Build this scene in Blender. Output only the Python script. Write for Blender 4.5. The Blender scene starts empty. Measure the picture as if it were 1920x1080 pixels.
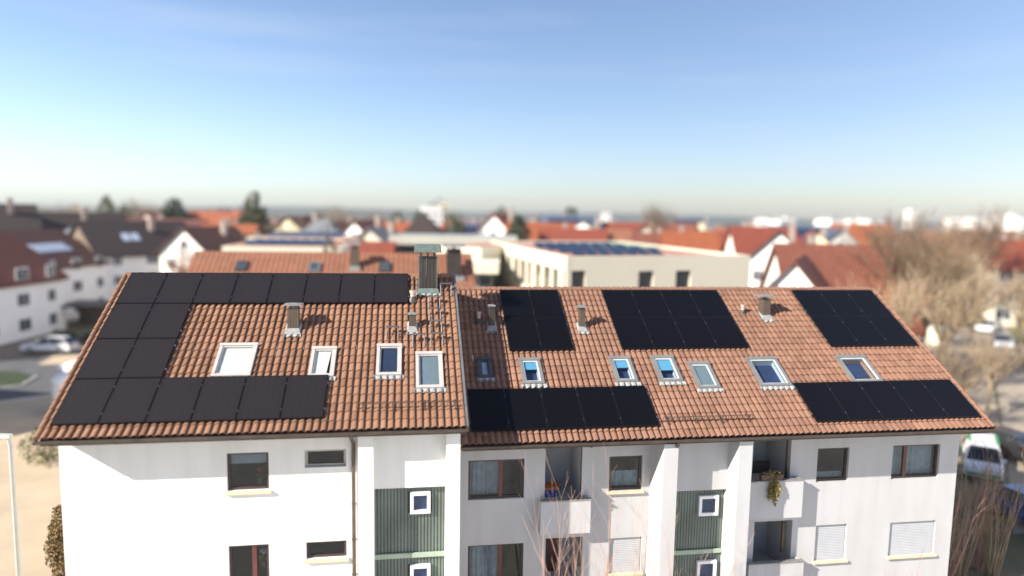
import bpy, math, random
from mathutils import Vector, Matrix, noise
random.seed(7)
R = math.radians
scene = bpy.context.scene
C = scene.collection
CAM = Vector((0, 0, 13.8))
RT = Vector((0.9887959, -0.1483076, 0.0169555)); UP = Vector((-0.0008382, 0.1080689, 0.9941430)); FW = Vector((0.1492713, 0.9830188, -0.1067338))

def ray(px, py): return RT * ((px - 960) / 1280) + UP * (-(py - 540) / 1280) + FW
def at(px, py, Y):
    d = ray(px, py); return CAM + d * (Y / d.y)
def gp(px, py, z=0.0):
    d = ray(px, py); return CAM + d * ((z - CAM.z) / d.z)
def dp(px, py, D): return CAM + ray(px, py) * D

# ------------------------------------------------------------------ materials
MATS = {}
def newmat(name):
    m = bpy.data.materials.new(name); m.use_nodes = True
    nt = m.node_tree; b = nt.nodes['Principled BSDF']; return m, nt, b
def mat(name, col, rough=.8, metal=0, var=.12, scale=3., bump=0., bscale=40., coat=0., spec=.5, emit=None):
    if name in MATS: return MATS[name]
    m, nt, b = newmat(name); N = nt.nodes.new; L = nt.links.new
    b.inputs['Roughness'].default_value = rough; b.inputs['Metallic'].default_value = metal
    b.inputs['Specular IOR Level'].default_value = spec
    b.inputs['Coat Weight'].default_value = coat
    tc = N('ShaderNodeTexCoord'); nz = N('ShaderNodeTexNoise'); nz.inputs['Scale'].default_value = scale; nz.inputs['Detail'].default_value = 6
    L(tc.outputs['Object'], nz.inputs['Vector'])
    rp = N('ShaderNodeValToRGB'); e = rp.color_ramp.elements
    e[0].position = .3; e[1].position = .7
    e[0].color = (*[c * (1 - var) for c in col], 1); e[1].color = (*[min(1, c * (1 + var)) for c in col], 1)
    L(nz.outputs['Fac'], rp.inputs['Fac']); L(rp.outputs['Color'], b.inputs['Base Color'])
    if bump:
        n2 = N('ShaderNodeTexNoise'); n2.inputs['Scale'].default_value = bscale; n2.inputs['Detail'].default_value = 4
        L(tc.outputs['Object'], n2.inputs['Vector']); bp = N('ShaderNodeBump'); bp.inputs['Strength'].default_value = bump; bp.inputs['Distance'].default_value = .02
        L(n2.outputs['Fac'], bp.inputs['Height']); L(bp.outputs['Normal'], b.inputs['Normal'])
    if emit: b.inputs['Emission Color'].default_value = (*emit, 1); b.inputs['Emission Strength'].default_value = 1
    MATS[name] = m; return m

def render_mat(name, col):
    m, nt, b = newmat(name); N = nt.nodes.new; L = nt.links.new; tc = N('ShaderNodeTexCoord'); b.inputs['Roughness'].default_value = .92; b.inputs['Specular IOR Level'].default_value = .2
    mp = N('ShaderNodeMapping'); mp.inputs['Scale'].default_value = (3.2, 3.2, .22); L(tc.outputs['Object'], mp.inputs['Vector'])
    n1 = N('ShaderNodeTexNoise'); n1.inputs['Scale'].default_value = 1; n1.inputs['Detail'].default_value = 7; L(mp.outputs[0], n1.inputs['Vector'])
    n2 = N('ShaderNodeTexNoise'); n2.inputs['Scale'].default_value = .55; n2.inputs['Detail'].default_value = 8; L(tc.outputs['Object'], n2.inputs['Vector'])
    ad = N('ShaderNodeMath'); ad.operation = 'ADD'; L(n1.outputs['Fac'], ad.inputs[0]); L(n2.outputs['Fac'], ad.inputs[1])
    mr = N('ShaderNodeMapRange'); mr.inputs['From Min'].default_value = .78; mr.inputs['From Max'].default_value = 1.12; L(ad.outputs[0], mr.inputs['Value'])
    mx = N('ShaderNodeMix'); mx.data_type = 'RGBA'; L(mr.outputs['Result'], mx.inputs['Factor']); mx.inputs['A'].default_value = (*[c * .92 * k for c, k in zip(col, (1, .99, .97))], 1); mx.inputs['B'].default_value = (*col, 1); L(mx.outputs['Result'], b.inputs['Base Color'])
    n3 = N('ShaderNodeTexNoise'); n3.inputs['Scale'].default_value = 70; L(tc.outputs['Object'], n3.inputs['Vector']); bp = N('ShaderNodeBump'); bp.inputs['Strength'].default_value = .2; bp.inputs['Distance'].default_value = .02; L(n3.outputs['Fac'], bp.inputs['Height']); L(bp.outputs['Normal'], b.inputs['Normal'])
    return m
def tile_mat(name, c1, c2, c3, lich=.12):
    """clay tiles: a tone of its own for every tile (UV = tile index), speckle and lichen stains"""
    m, nt, b = newmat(name); N = nt.nodes.new; L = nt.links.new
    uv = N('ShaderNodeUVMap'); wn = N('ShaderNodeTexWhiteNoise'); wn.noise_dimensions = '2D'
    L(uv.outputs['UV'], wn.inputs['Vector'])
    rp = N('ShaderNodeValToRGB'); e = rp.color_ramp.elements
    e[0].position = 0; e[0].color = (*c1, 1); e[1].position = 1; e[1].color = (*c3, 1)
    k = e.new(.45); k.color = (*c2, 1)
    k = e.new(.93); k.color = (*[a * 1.12 for a in c2], 1)
    L(wn.outputs['Value'], rp.inputs['Fac'])
    tc = N('ShaderNodeTexCoord'); nz = N('ShaderNodeTexNoise'); nz.inputs['Scale'].default_value = 1.1; nz.inputs['Detail'].default_value = 8
    L(tc.outputs['Object'], nz.inputs['Vector'])
    mr = N('ShaderNodeMapRange'); mr.inputs['From Min'].default_value = .3; mr.inputs['From Max'].default_value = .7; mr.inputs['To Min'].default_value = .86; mr.inputs['To Max'].default_value = 1.12
    L(nz.outputs['Fac'], mr.inputs['Value'])
    mx = N('ShaderNodeMix'); mx.data_type = 'RGBA'; mx.blend_type = 'MULTIPLY'; mx.inputs['Factor'].default_value = 1
    L(rp.outputs['Color'], mx.inputs['A']); L(mr.outputs['Result'], mx.inputs['B'])
    n3 = N('ShaderNodeTexNoise'); n3.inputs['Scale'].default_value = 9; n3.inputs['Detail'].default_value = 10; n3.inputs['Roughness'].default_value = .7
    L(tc.outputs['Object'], n3.inputs['Vector'])
    m3 = N('ShaderNodeMapRange'); m3.inputs['From Min'].default_value = .58; m3.inputs['From Max'].default_value = .75; m3.inputs['To Max'].default_value = lich * 3
    L(n3.outputs['Fac'], m3.inputs['Value'])
    m4 = N('ShaderNodeMix'); m4.data_type = 'RGBA'; L(m3.outputs['Result'], m4.inputs['Factor']); L(mx.outputs['Result'], m4.inputs['A']); m4.inputs['B'].default_value = (.05, .032, .025, 1)
    L(m4.outputs['Result'], b.inputs['Base Color']); b.inputs['Roughness'].default_value = .68; b.inputs['Specular IOR Level'].default_value = .35
    bp = N('ShaderNodeBump'); bp.inputs['Strength'].default_value = .25; bp.inputs['Distance'].default_value = .01
    n5 = N('ShaderNodeTexNoise'); n5.inputs['Scale'].default_value = 60; L(tc.outputs['Object'], n5.inputs['Vector']); L(n5.outputs['Fac'], bp.inputs['Height']); L(bp.outputs['Normal'], b.inputs['Normal'])
    return m

def farroof_mat(name, col, pitch=.3):
    """roof tiles of the houses further off: rows of waves as bump and tone"""
    m, nt, b = newmat(name); N = nt.nodes.new; L = nt.links.new
    tc = N('ShaderNodeTexCoord'); w = N('ShaderNodeTexWave'); w.wave_type = 'BANDS'; w.bands_direction = 'Y'; w.inputs['Scale'].default_value = 1 / pitch * .3 ; w.inputs['Distortion'].default_value = 0
    L(tc.outputs['Object'], w.inputs['Vector'])
    nz = N('ShaderNodeTexNoise'); nz.inputs['Scale'].default_value = 1.6; nz.inputs['Detail'].default_value = 9; nz.inputs['Roughness'].default_value = .65; L(tc.outputs['Object'], nz.inputs['Vector'])
    rp = N('ShaderNodeValToRGB'); e = rp.color_ramp.elements; e[0].position = .3; e[1].position = .72
    e[0].color = (*[c * .72 for c in col], 1); e[1].color = (*[min(1, c * 1.2) for c in col], 1)
    L(nz.outputs['Fac'], rp.inputs['Fac']); L(rp.outputs['Color'], b.inputs['Base Color'])
    bp = N('ShaderNodeBump'); bp.inputs['Strength'].default_value = .8; bp.inputs['Distance'].default_value = .05
    L(w.outputs['Fac'], bp.inputs['Height']); L(bp.outputs['Normal'], b.inputs['Normal']); b.inputs['Roughness'].default_value = .75
    return m

def glass_mat(name, tint=(.03, .04, .06), rough=.03, trans=0.0):
    if name in MATS: return MATS[name]
    m = bpy.data.materials.new(name); m.use_nodes = True; nt = m.node_tree; nt.nodes.clear(); N = nt.nodes.new; L = nt.links.new
    out = N('ShaderNodeOutputMaterial'); gl = N('ShaderNodeBsdfGlossy'); gl.inputs['Roughness'].default_value = rough
    tr = N('ShaderNodeBsdfTransparent'); tr.inputs['Color'].default_value = (*tint, 1)
    fr = N('ShaderNodeLayerWeight'); fr.inputs['Blend'].default_value = .5
    pw = N('ShaderNodeMath'); pw.operation = 'POWER'; pw.inputs[1].default_value = 4; L(fr.outputs['Facing'], pw.inputs[0])
    ma = N('ShaderNodeMath'); ma.operation = 'MULTIPLY_ADD'; ma.inputs[1].default_value = .94; ma.inputs[2].default_value = .035; L(pw.outputs[0], ma.inputs[0])
    mx = N('ShaderNodeMixShader'); L(ma.outputs[0], mx.inputs['Fac']); L(tr.outputs[0], mx.inputs[1]); L(gl.outputs[0], mx.inputs[2]); L(mx.outputs[0], out.inputs['Surface'])
    MATS[name] = m; return m

def cell_mat(name='solar_cells', ca=(.0125, .0098, .0110), cb=(.050, .041, .040)):
    """all-black module: half-cut cells with very fine busbars running across"""
    m, nt, b = newmat(name); N = nt.nodes.new; L = nt.links.new
    uv = N('ShaderNodeUVMap'); sp = N('ShaderNodeSeparateXYZ'); L(uv.outputs['UV'], sp.inputs[0])
    def lines(sock, n, width):
        a = N('ShaderNodeMath'); a.operation = 'MULTIPLY'; a.inputs[1].default_value = n; L(sock, a.inputs[0])
        f = N('ShaderNodeMath'); f.operation = 'FRACT'; L(a.outputs[0], f.inputs[0])
        g = N('ShaderNodeMath'); g.operation = 'LESS_THAN'; g.inputs[1].default_value = width; L(f.outputs[0], g.inputs[0]); return g.outputs[0]
    l1 = lines(sp.outputs['Y'], 18, .05); l2 = lines(sp.outputs['X'], 6, .02); l3 = lines(sp.outputs['Y'], 54, .16)
    ad = N('ShaderNodeMath'); ad.operation = 'MAXIMUM'; L(l1, ad.inputs[0]); L(l2, ad.inputs[1])
    m3 = N('ShaderNodeMath'); m3.operation = 'MULTIPLY'; m3.inputs[1].default_value = .45; L(l3, m3.inputs[0])
    a2 = N('ShaderNodeMath'); a2.operation = 'MAXIMUM'; L(ad.outputs[0], a2.inputs[0]); L(m3.outputs[0], a2.inputs[1])
    tc = N('ShaderNodeTexCoord'); nz = N('ShaderNodeTexNoise'); nz.inputs['Scale'].default_value = 2.2; nz.inputs['Detail'].default_value = 5; L(tc.outputs['Object'], nz.inputs['Vector'])
    mx = N('ShaderNodeMix'); mx.data_type = 'RGBA'; L(a2.outputs[0], mx.inputs['Factor']); mx.inputs['A'].default_value = (*ca, 1); mx.inputs['B'].default_value = (*cb, 1)
    L(mx.outputs['Result'], b.inputs['Base Color'])
    mr = N('ShaderNodeMapRange'); mr.inputs['To Min'].default_value = .38; mr.inputs['To Max'].default_value = .5; L(nz.outputs['Fac'], mr.inputs['Value']); L(mr.outputs['Result'], b.inputs['Roughness'])
    b.inputs['Specular IOR Level'].default_value = .28
    return m

# ------------------------------------------------------------------ mesh helpers
class MB:
    def __init__(s): s.v = []; s.f = []; s.uv = None; s.mi = []; s.cur = 0
    def add(s, vs, fs):
        n = len(s.v); s.v += [tuple(a) for a in vs]; s.f += [tuple(i + n for i in f) for f in fs]; s.mi += [s.cur] * len(fs); return s
    def quad(s, a, b, c, d): return s.add([a, b, c, d], [(0, 1, 2, 3)])
    def box(s, x0, y0, z0, x1, y1, z1, M=None, taper=0):
        t = taper
        vs = [Vector(p) for p in ((x0, y0, z0), (x1, y0, z0), (x1, y1, z0), (x0, y1, z0), (x0 + t, y0 + t, z1), (x1 - t, y0 + t, z1), (x1 - t, y1 - t, z1), (x0 + t, y1 - t, z1))]
        if M is not None: vs = [M @ p for p in vs]
        return s.add(vs, [(0, 3, 2, 1), (4, 5, 6, 7), (0, 1, 5, 4), (1, 2, 6, 5), (2, 3, 7, 6), (3, 0, 4, 7)])
    def tube(s, p0, p1, r0, r1=None, n=8, caps=True):
        p0, p1 = Vector(p0), Vector(p1); r1 = r0 if r1 is None else r1
        d = (p1 - p0); 
        if d.length < 1e-6: return s
        d.normalize(); a = d.orthogonal().normalized(); b = d.cross(a); vs = []
        for p, r in ((p0, r0), (p1, r1)):
            for i in range(n): t = 2 * math.pi * i / n; vs.append(p + (a * math.cos(t) + b * math.sin(t)) * r)
        fs = [(i, (i + 1) % n, n + (i + 1) % n, n + i) for i in range(n)]
        if caps: fs += [tuple(reversed(range(n))), tuple(range(n, 2 * n))]
        return s.add(vs, fs)
    def path(s, pts, r, n=8):
        for a, b in zip(pts, pts[1:]): s.tube(a, b, r, r, n)
        return s
    def prism(s, poly, axis, a0, a1):
        """poly in 2-D extruded along axis ('x': poly=(y,z), 'y': poly=(x,z))"""
        f = (lambda p, a: (a, p[0], p[1])) if axis == 'x' else (lambda p, a: (p[0], a, p[1]))
        n = len(poly); vs = [f(p, a0) for p in poly] + [f(p, a1) for p in poly]
        return s.add(vs, [tuple(range(n)), tuple(reversed(range(n, 2 * n)))] + [(i, i + n, (i + 1) % n + n, (i + 1) % n) for i in range(n)])
    def build(s, name, mats, parent=None, world=False, smooth=False, recalc=True):
        if not isinstance(mats, (list, tuple)): mats = [mats]
        off = Vector((0, 0, 0))
        if world and parent is not None:
            p = parent
            while p: off += p.location; p = p.parent
        me = bpy.data.meshes.new(name)
        vs = [(a[0] - off.x, a[1] - off.y, a[2] - off.z) for a in s.v] if off.length else s.v
        me.from_pydata(vs, [], s.f)
        for m in mats: me.materials.append(m)
        if len(mats) > 1: me.polygons.foreach_set('material_index', s.mi)
        if s.uv:
            l = me.uv_layers.new(name='UVMap'); l.data.foreach_set('uv', s.uv)
        if recalc:
            import bmesh
            b = bmesh.new(); b.from_mesh(me); bmesh.ops.recalc_face_normals(b, faces=b.faces); b.to_mesh(me); b.free()
        if smooth: me.polygons.foreach_set('use_smooth', [True] * len(me.polygons))
        me.update()
        o = bpy.data.objects.new(name, me); C.objects.link(o)
        if parent is not None: o.parent = parent
        return o

def tag(o, label=None, cat=None, group=None, kind=None):
    if label: o['label'] = label
    if cat: o['category'] = cat
    if group: o['group'] = group
    if kind: o['kind'] = kind
    return o
def empty(name, loc, rz=0, **k):
    o = bpy.data.objects.new(name, None); o.location = loc; o.rotation_euler = (0, 0, rz); o.empty_display_size = .3; C.objects.link(o); tag(o, **k); return o
def kids(o): return [c for c in C.objects if c.parent == o]
def copy_tree(o, parent=None):
    c = o.copy(); C.objects.link(c)
    if parent: c.parent = parent
    for ch in kids(o): copy_tree(ch, c)
    return c

# ------------------------------------------------------------------ palette
M_tileL = tile_mat('terracotta_tiles', (.175, .086, .050), (.232, .123, .074), (.268, .152, .098))
M_tileR = tile_mat('terracotta_tiles_rosy', (.165, .082, .053), (.218, .114, .074), (.250, .138, .094))
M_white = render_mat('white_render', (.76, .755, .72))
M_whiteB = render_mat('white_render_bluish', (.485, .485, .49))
M_brown = mat('dark_brown_metal', (.055, .042, .035), .45, var=.2)
M_step = mat('galvanised_step', (.16, .155, .16), .45, .5, var=.2)
M_gutter = mat('gutter_metal', (.10, .075, .06), .4, .4, var=.25)
M_greym = mat('grey_metal', (.33, .33, .32), .4, .7, var=.15)
M_clad = mat('bronze_cladding', (.115, .088, .066), .5, .25, var=.15, scale=5)
M_cladd = mat('bronze_cladding_dark', (.055, .045, .037), .5, .25, var=.25, scale=3)
M_cop = mat('verdigris_copper', (.11, .15, .135), .7, var=.25, scale=8)
M_lead = mat('lead_flashing', (.30, .30, .285), .55, .2, var=.25, scale=14)
M_leadd = mat('dull_lead_flashing', (.24, .24, .23), .55, .2, var=.3, scale=14)
M_frame = mat('skylight_white_frame', (.43, .40, .375), .5, var=.08)
M_frameg = mat('skylight_grey_frame', (.22, .22, .21), .45, .3, var=.1)
M_framed = mat('skylight_dark_frame', (.07, .07, .075), .45, .3, var=.1)
M_liner = mat('skylight_liner', (.55, .58, .56), .6, var=.04)
M_pine = mat('pine_reveal', (.42, .24, .13), .6, var=.15)
M_cream = mat('cream_blind', (.80, .76, .60), .9, var=.02)
M_blue = mat('blue_blind', (.12, .34, .46), .8, var=.04)
M_greygreen = mat('grey_green_blind', (.17, .205, .195), .8, var=.06)
M_shutter = mat('grey_roller_shutter', (.40, .41, .43), .6, var=.04)
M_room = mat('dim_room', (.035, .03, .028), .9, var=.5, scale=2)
M_roomb = mat('room_sky_reflection', (.018, .032, .085), .9, var=.3, scale=2)  # blue of the sky reflected in the glass, painted on the room behind
M_curt = mat('net_curtain', (.42, .46, .50), .9, var=.18, scale=6)
M_winf = mat('dark_window_frame', (.055, .035, .032), .45, var=.2)
M_winr = mat('mahogany_window_frame', (.11, .035, .028), .45, var=.2)
M_sill = mat('sandstone_sill', (.62, .52, .36), .8, var=.1)
M_green = mat('green_profiled_glass', (.125, .155, .135), .35, var=.25, scale=1.2)
M_greenl = mat('pale_green_ledge', (.34, .42, .33), .6, var=.12)
M_pvcw = mat('white_plastic', (.80, .80, .80), .4, var=.03)
M_glass = glass_mat('window_glass', (.75, .80, .82))
M_glassd = glass_mat('roof_window_glass', (.90, .94, .98))
M_soil = mat('vent_pipe_pink', (.55, .40, .36), .7, var=.15)
M_cells = cell_mat()
M_cells2 = cell_mat('solar_cells_dim_reflection', (.0018, .0018, .0030), (.0045, .0045, .0062))  # right panels: weaker reflection at this view angle put into a darker cell colour
M_cells2.node_tree.nodes['Principled BSDF'].inputs['Specular IOR Level'].default_value = .16
M_pframe = mat('black_anodised_frame', (.014, .013, .014), .4, .5, var=.1)
M_alu = mat('aluminium_clamp', (.38, .38, .39), .35, .9, var=.1)

# ------------------------------------------------------------------ the two tiled blocks
TH = .546253; cT, sT = math.cos(TH), math.sin(TH)
class Roof:
    def __init__(s, k, z0, L, u0, u1): s.k = k; s.y0 = 16 * k; s.z0 = 13.8 + z0 * k; s.L = L * k; s.u0 = u0 * k; s.u1 = u1 * k
    def P(s, x, v, h=0): return Vector((x, s.y0 + v * cT - h * sT, s.z0 + v * sT + h * cT))
KL, KR = 1.15 * .945, 1.15
RL = Roof(KL, -5.5428 + .4563, 6.087, -8.09, 1.36)
RR = Roof(KR, -5.5428, 6.165, 1.27, 15.764)
PITCH, COURSE = .187, .305
def wave(x, i0=0):
    t = (x / PITCH) % 1.0
    if t < .08: return .004
    if t < .46: s = (t - .08) / .38; return .004 + .048 * (s * s * (3 - 2 * s))
    if t < .82: s = (t - .46) / .36; return .052 + .012 * math.sin(s * 2.4)
    if t < .88: s = (t - .82) / .06; return .060 * (1 - s) + .004 * s
    return .004
def tiles(roof, holes, name, m, parent):
    mb = MB(); mb.uv = []
    rnd = random.Random(3)
    ni = math.ceil((roof.u1 - roof.u0) / PITCH); nj = math.ceil(roof.L / COURSE)
    ts = [0, .08, .18, .27, .36, .46, .58, .70, .82, .88, 1.0]
    for i in range(ni):
        for j in range(nj):
            v0 = j * COURSE - .05; v1 = min(v0 + COURSE + .03, roof.L + .02)
            if v1 <= v0: continue
            jx = rnd.uniform(-.003, .003); jv = rnd.uniform(-.006, .006); jh = rnd.uniform(-.002, .003)
            x0 = roof.u0 + i * PITCH
            rows = [(v0 + jv, .030), (v0 + jv, .052), (v0 + .1, .042), (v0 + .2, .031), (v1, .018)]
            base = len(mb.v)
            for v, hh in rows:
                for t in ts:
                    x = min(x0 + t * PITCH * 1.0 + jx, roof.u1 + .02)
                    mb.v.append(tuple(roof.P(x, v, hh - .03 + jh + wave((t if t < 1 else .999) * PITCH))))
            n = len(ts)
            for r in range(4):
                for c in range(n - 1):
                    cx = x0 + (ts[c] + ts[c + 1]) / 2 * PITCH; cv = (rows[r][0] + rows[r + 1][0]) / 2
                    if any(a < cx < b and e < cv < f for a, b, e, f in holes): continue
                    q = base + r * n + c
                    mb.f.append((q, q + 1, q + n + 1, q + n)); mb.mi.append(0)
                    mb.uv += [i + .5, j + .5] * 4
    return mb.build(name, m, parent, world=True, recalc=False)

blockL = empty('apartment_building', (-3.6, 18.1, 0), label='white apartment block on the left, with the higher tiled roof and a green stair bay', cat='building')
blockR = empty('apartment_building', (10, 19.15, 0), label='white apartment block on the right, with the lower and longer tiled roof and recessed balconies', cat='building')

# roof windows: (u0,u1,v0,v1, kind) in calibration units
SKL = [(-4.85, -3.915, 1.755, 2.937, 'cream'), (-2.515, -1.885, 1.69, 2.763, 'cream_gap'), (-.84, -.19, 1.694, 2.84, 'dark'), (.175, .88, 1.212, 2.513, 'grey')]
SKR = [(1.85, 2.24, 2.17, 2.935, 'shade'), (3.01, 3.605, 1.905, 2.877, 'blue'), (5.60, 6.217, 1.905, 2.888, 'blue'), (6.845, 7.505, 1.89, 2.895, 'blue2'), (7.856, 8.50, 1.597, 2.618, 'grey2'), (9.694, 10.635, 1.63, 2.777, 'navy'), (12.55, 13.495, 1.70, 2.788, 'pine')]
def obox(mb, roof, x0, x1, v0, v1, h0, h1):
    vs = [roof.P(x, v, h) for h in (h0, h1) for x, v in ((x0, v0), (x1, v0), (x1, v1), (x0, v1))]
    return mb.add(vs, [(0, 3, 2, 1), (4, 5, 6, 7), (0, 1, 5, 4), (1, 2, 6, 5), (2, 3, 7, 6), (3, 0, 4, 7)])
def apron(roof, x0, x1, v0, v1, lift=.012, rag=.015, seed=0):
    mb = MB(); rn = random.Random(seed); nx = max(4, int((x1 - x0) / .02)); vs = []
    nv = 3
    for a in range(nv + 1):
        for b in range(nx + 1):
            x = x0 + (x1 - x0) * b / nx; v = v0 + (v1 - v0) * a / nv
            if a == 0: v += rn.uniform(-rag, rag) + .02 * math.sin(x * 33)
            h = wave(x - roof.u0) + .030 + lift
            if a == nv: h = .09
            vs.append(roof.P(x, v, h))
    fs = [(a * (nx + 1) + b, a * (nx + 1) + b + 1, (a + 1) * (nx + 1) + b + 1, (a + 1) * (nx + 1) + b) for a in range(nv) for b in range(nx)]
    return mb.add(vs, fs)
SKYLAB = {'cream': 'wide skylight with a closed cream blind', 'cream_gap': 'white framed skylight with a cream blind and a gap at its side', 'dark': 'white framed skylight with dark blue glass',
          'grey': 'white framed skylight with grey green glass, lowest on the left roof', 'shade': 'small dark skylight with a pale blind, in shadow', 'blue': 'grey framed skylight with a short blue blind',
          'blue2': 'grey framed skylight with a blue blind half down', 'grey2': 'grey framed skylight with grey green glass', 'navy': 'wide grey framed skylight with navy glass', 'pine': 'wide skylight with navy glass and a pine reveal'}
def skylight(roof, spec, parent):
    k = roof.k; x0, x1, v0, v1 = [a * k for a in spec[:4]]; kind = spec[4]
    white = roof is RL; fm = M_frame if white else (M_framed if kind == 'shade' else M_frameg)  # shadowed skylight: shade put into darker frame, sash and flashing colours
    w = .085 if white else .10; H0, H1 = .0, .125
    mb = MB()
    obox(mb, roof, x0, x0 + w, v0 + w, v1 - w, H0, H1); obox(mb, roof, x1 - w, x1, v0 + w, v1 - w, H0, H1)
    obox(mb, roof, x0, x1, v0, v0 + w, H0, H1 - .006); obox(mb, roof, x0 - .008, x1 + .008, v1 - w * 1.15, v1 + .01, H0, H1 + .02)
    f = mb.build('skylight', fm, parent, world=True); f['label'] = SKYLAB[kind]
    # sash inside the frame
    s = MB(); a0, a1, b0, b1 = x0 + w, x1 - w, v0 + w, v1 - w * 1.15; q = .035
    obox(s, roof, a0, a0 + q, b0 + q, b1 - q, .02, .100); obox(s, roof, a1 - q, a1, b0 + q, b1 - q, .02, .100); obox(s, roof, a0, a1, b0, b0 + q, .02, .098); obox(s, roof, a0, a1, b1 - q, b1, .02, .104)
    so = s.build('sash', M_frame if white else (M_framed if kind == 'shade' else M_liner), f, world=True)
    a0 += q; a1 -= q; b0 += q; b1 -= q
    # reveal down to the room
    l = MB(); D = -.13 if kind in ('navy', 'pine', 'blue', 'blue2') else -.30
    for p, q2 in (((a0, b0), (a1, b0)), ((a1, b0), (a1, b1)), ((a1, b1), (a0, b1)), ((a0, b1), (a0, b0))):
        l.quad(roof.P(*p, .06), roof.P(*q2, .06), roof.P(*q2, D), roof.P(*p, D))
    l.build('reveal', M_pine if kind == 'pine' else M_liner, f, world=True)
    r = MB(); r.quad(roof.P(a0, b0, D), roof.P(a1, b0, D), roof.P(a1, b1, D), roof.P(a0, b1, D))
    r.build('room', M_roomb if kind in ('blue', 'blue2', 'navy', 'pine', 'dark') else M_room, f, world=True)
    g = MB(); obox(g, roof, a0, a1, b0, b1, .070, .078); g.build('pane', M_glassd, f, world=True)
    bm = {'cream': (M_cream, 1, 0), 'cream_gap': (M_cream, 1, .10), 'grey': (M_greygreen, 1, 0), 'dark': (mat('navy_pane_backing', (.022, .034, .065), .6), 1, 0), 'grey2': (M_greygreen, 1, 0), 'blue': (M_blue, .33, 0), 'blue2': (M_blue, .5, 0), 'shade': (M_curt, .92, 0)}.get(kind)  # dark skylight's navy sheet is added, hiding the sunlit reveal behind dark glass
    if bm:
        b = MB(); vv = b1 - (b1 - b0) * bm[1]; hh = .045
        n = 6
        for i in range(n):
            va, vb = vv + (b1 - vv) * i / n, vv + (b1 - vv) * (i + 1) / n
            sl = bm[2]
            b.quad(roof.P(a0, va, hh - .004 * (i % 2)), roof.P(a1 - sl * (1 - i / n * .7), va, hh - .004 * (i % 2)), roof.P(a1 - sl * (1 - (i + 1) / n * .7), vb, hh - .004 * ((i + 1) % 2)), roof.P(a0, vb, hh - .004 * ((i + 1) % 2)))
        if bm[1] < 1: obox(b, roof, a0, a1, vv - .03, vv, hh - .01, hh + .008)
        b.build('blind', [bm[0]], f, world=True)
    apron(roof, x0 - .06, x1 + .06, v0 - .15, v0 + .005, seed=int(x0 * 10)).build('flashing', M_leadd if kind == 'shade' else M_lead, f, world=True)
    return (x0 + .05, x1 - .05, v0 + .05, v1 - .05)
holesL = [skylight(RL, s, blockL) for s in SKL]
holesR = [skylight(RR, s, blockR) for s in SKR]

def roof_shell(roof, holes, parent, m, last):
    r = tiles(roof, holes, 'roof', m, parent)
    yr = roof.y0 + roof.L * cT
    # rear slope: the same tiles seen from behind, as one mesh with waves
    mb = MB(); mb.uv = []
    nx = int((roof.u1 - roof.u0) / PITCH) * 5; nr = int(roof.L / COURSE)
    def Q(x, v, h): return (x, yr + (roof.L - v) * cT + h * sT, roof.z0 + v * sT + h * cT)
    for j in range(nr + 1):
        for e in (0, 1):
            v = min(j * COURSE, roof.L) if e == 0 else min((j + 1) * COURSE, roof.L)
            for i in range(nx + 1):
                x = roof.u0 + (roof.u1 - roof.u0) * i / nx; mb.v.append(Q(x, v, (.03 if e == 0 else 0) + .03 * (math.sin(x / PITCH * 6.283) * .5 + .5)))
    for j in range(2 * nr + 1):
        for i in range(nx):
            q = j * (nx + 1) + i; mb.f.append((q, q + 1, q + nx + 2, q + nx + 1)); mb.mi.append(0); mb.uv += [i // 5 + .5, j // 2 + .5 + 99] * 4
    mb.build('rear_roof_slope', m, parent, world=True, recalc=False)
    # ridge caps: tapering half-round tiles
    rc = MB(); x = roof.u0 - .03; zt = roof.z0 + roof.L * sT
    while x < roof.u1:
        x2 = min(x + .42, roof.u1 + .02); n = 8; vs = []
        for xx, rr in ((x, .125), (x2, .105)):
            for i in range(n + 1):
                a = math.pi * i / n; vs.append((xx, yr - math.cos(a) * rr * 1.15, zt - .045 + math.sin(a) * rr + (.01 if xx == x else 0)))
        rc.add(vs, [(i, i + 1, n + 2 + i, n + 1 + i) for i in range(n)] + [tuple(range(n + 1))])
        x += .38
    rc.build('ridge_cap', m, r, world=True)
    # verge tiles down the gable ends
    for side, X in (('l', roof.u0), ('r', roof.u1)):
        if side == 'r' and roof is RL:
            vt = MB(); obox(vt, roof, X + .005, X + .07, -.06, roof.L, -.16, .085); vt.build('verge_trim', M_greym, r, world=True); continue
        if side == 'l' and roof is RR:
            continue
        vt = MB(); s = -1 if side == 'l' else 1
        j = 0
        while j * COURSE < roof.L:
            v = j * COURSE - .05; v1 = min(v + COURSE + .02, roof.L)
            n = 6; vs = []
            for vv, lift in ((v, .024), (v1, 0)):
                for i in range(n + 1):
                    a = math.pi * (.08 + .92 * i / n); rr = .062
                    vs.append(roof.P(X + s * .02 - s * math.cos(a) * rr, vv, .03 + lift + math.sin(a) * rr))
                vs.append(roof.P(X + s * .082, vv, -.16 + lift))
            m2 = n + 2
            vt.add(vs, [(i, i + 1, m2 + i + 1, m2 + i) for i in range(n + 1)] + [tuple(range(m2))])
            j += 1
        vt.build('verge_tiles', m, r, world=True)
    # roof body below the tiles: boards, fascia
    bd = MB(); bd.prism([(roof.y0 + .06, roof.z0 - .20), (roof.y0 + .06, roof.z0 - .05), (yr, zt - .07), (yr + roof.L * cT - .06, roof.z0 - .05), (yr + roof.L * cT - .06, roof.z0 - .20), (yr, zt - .34)], 'x', roof.u0 + .05, roof.u1 - .05)
    return r
rfL = roof_shell(RL, holesL, blockL, M_tileL, True)
rfR = roof_shell(RR, holesR, blockR, M_tileR, False)

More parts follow.
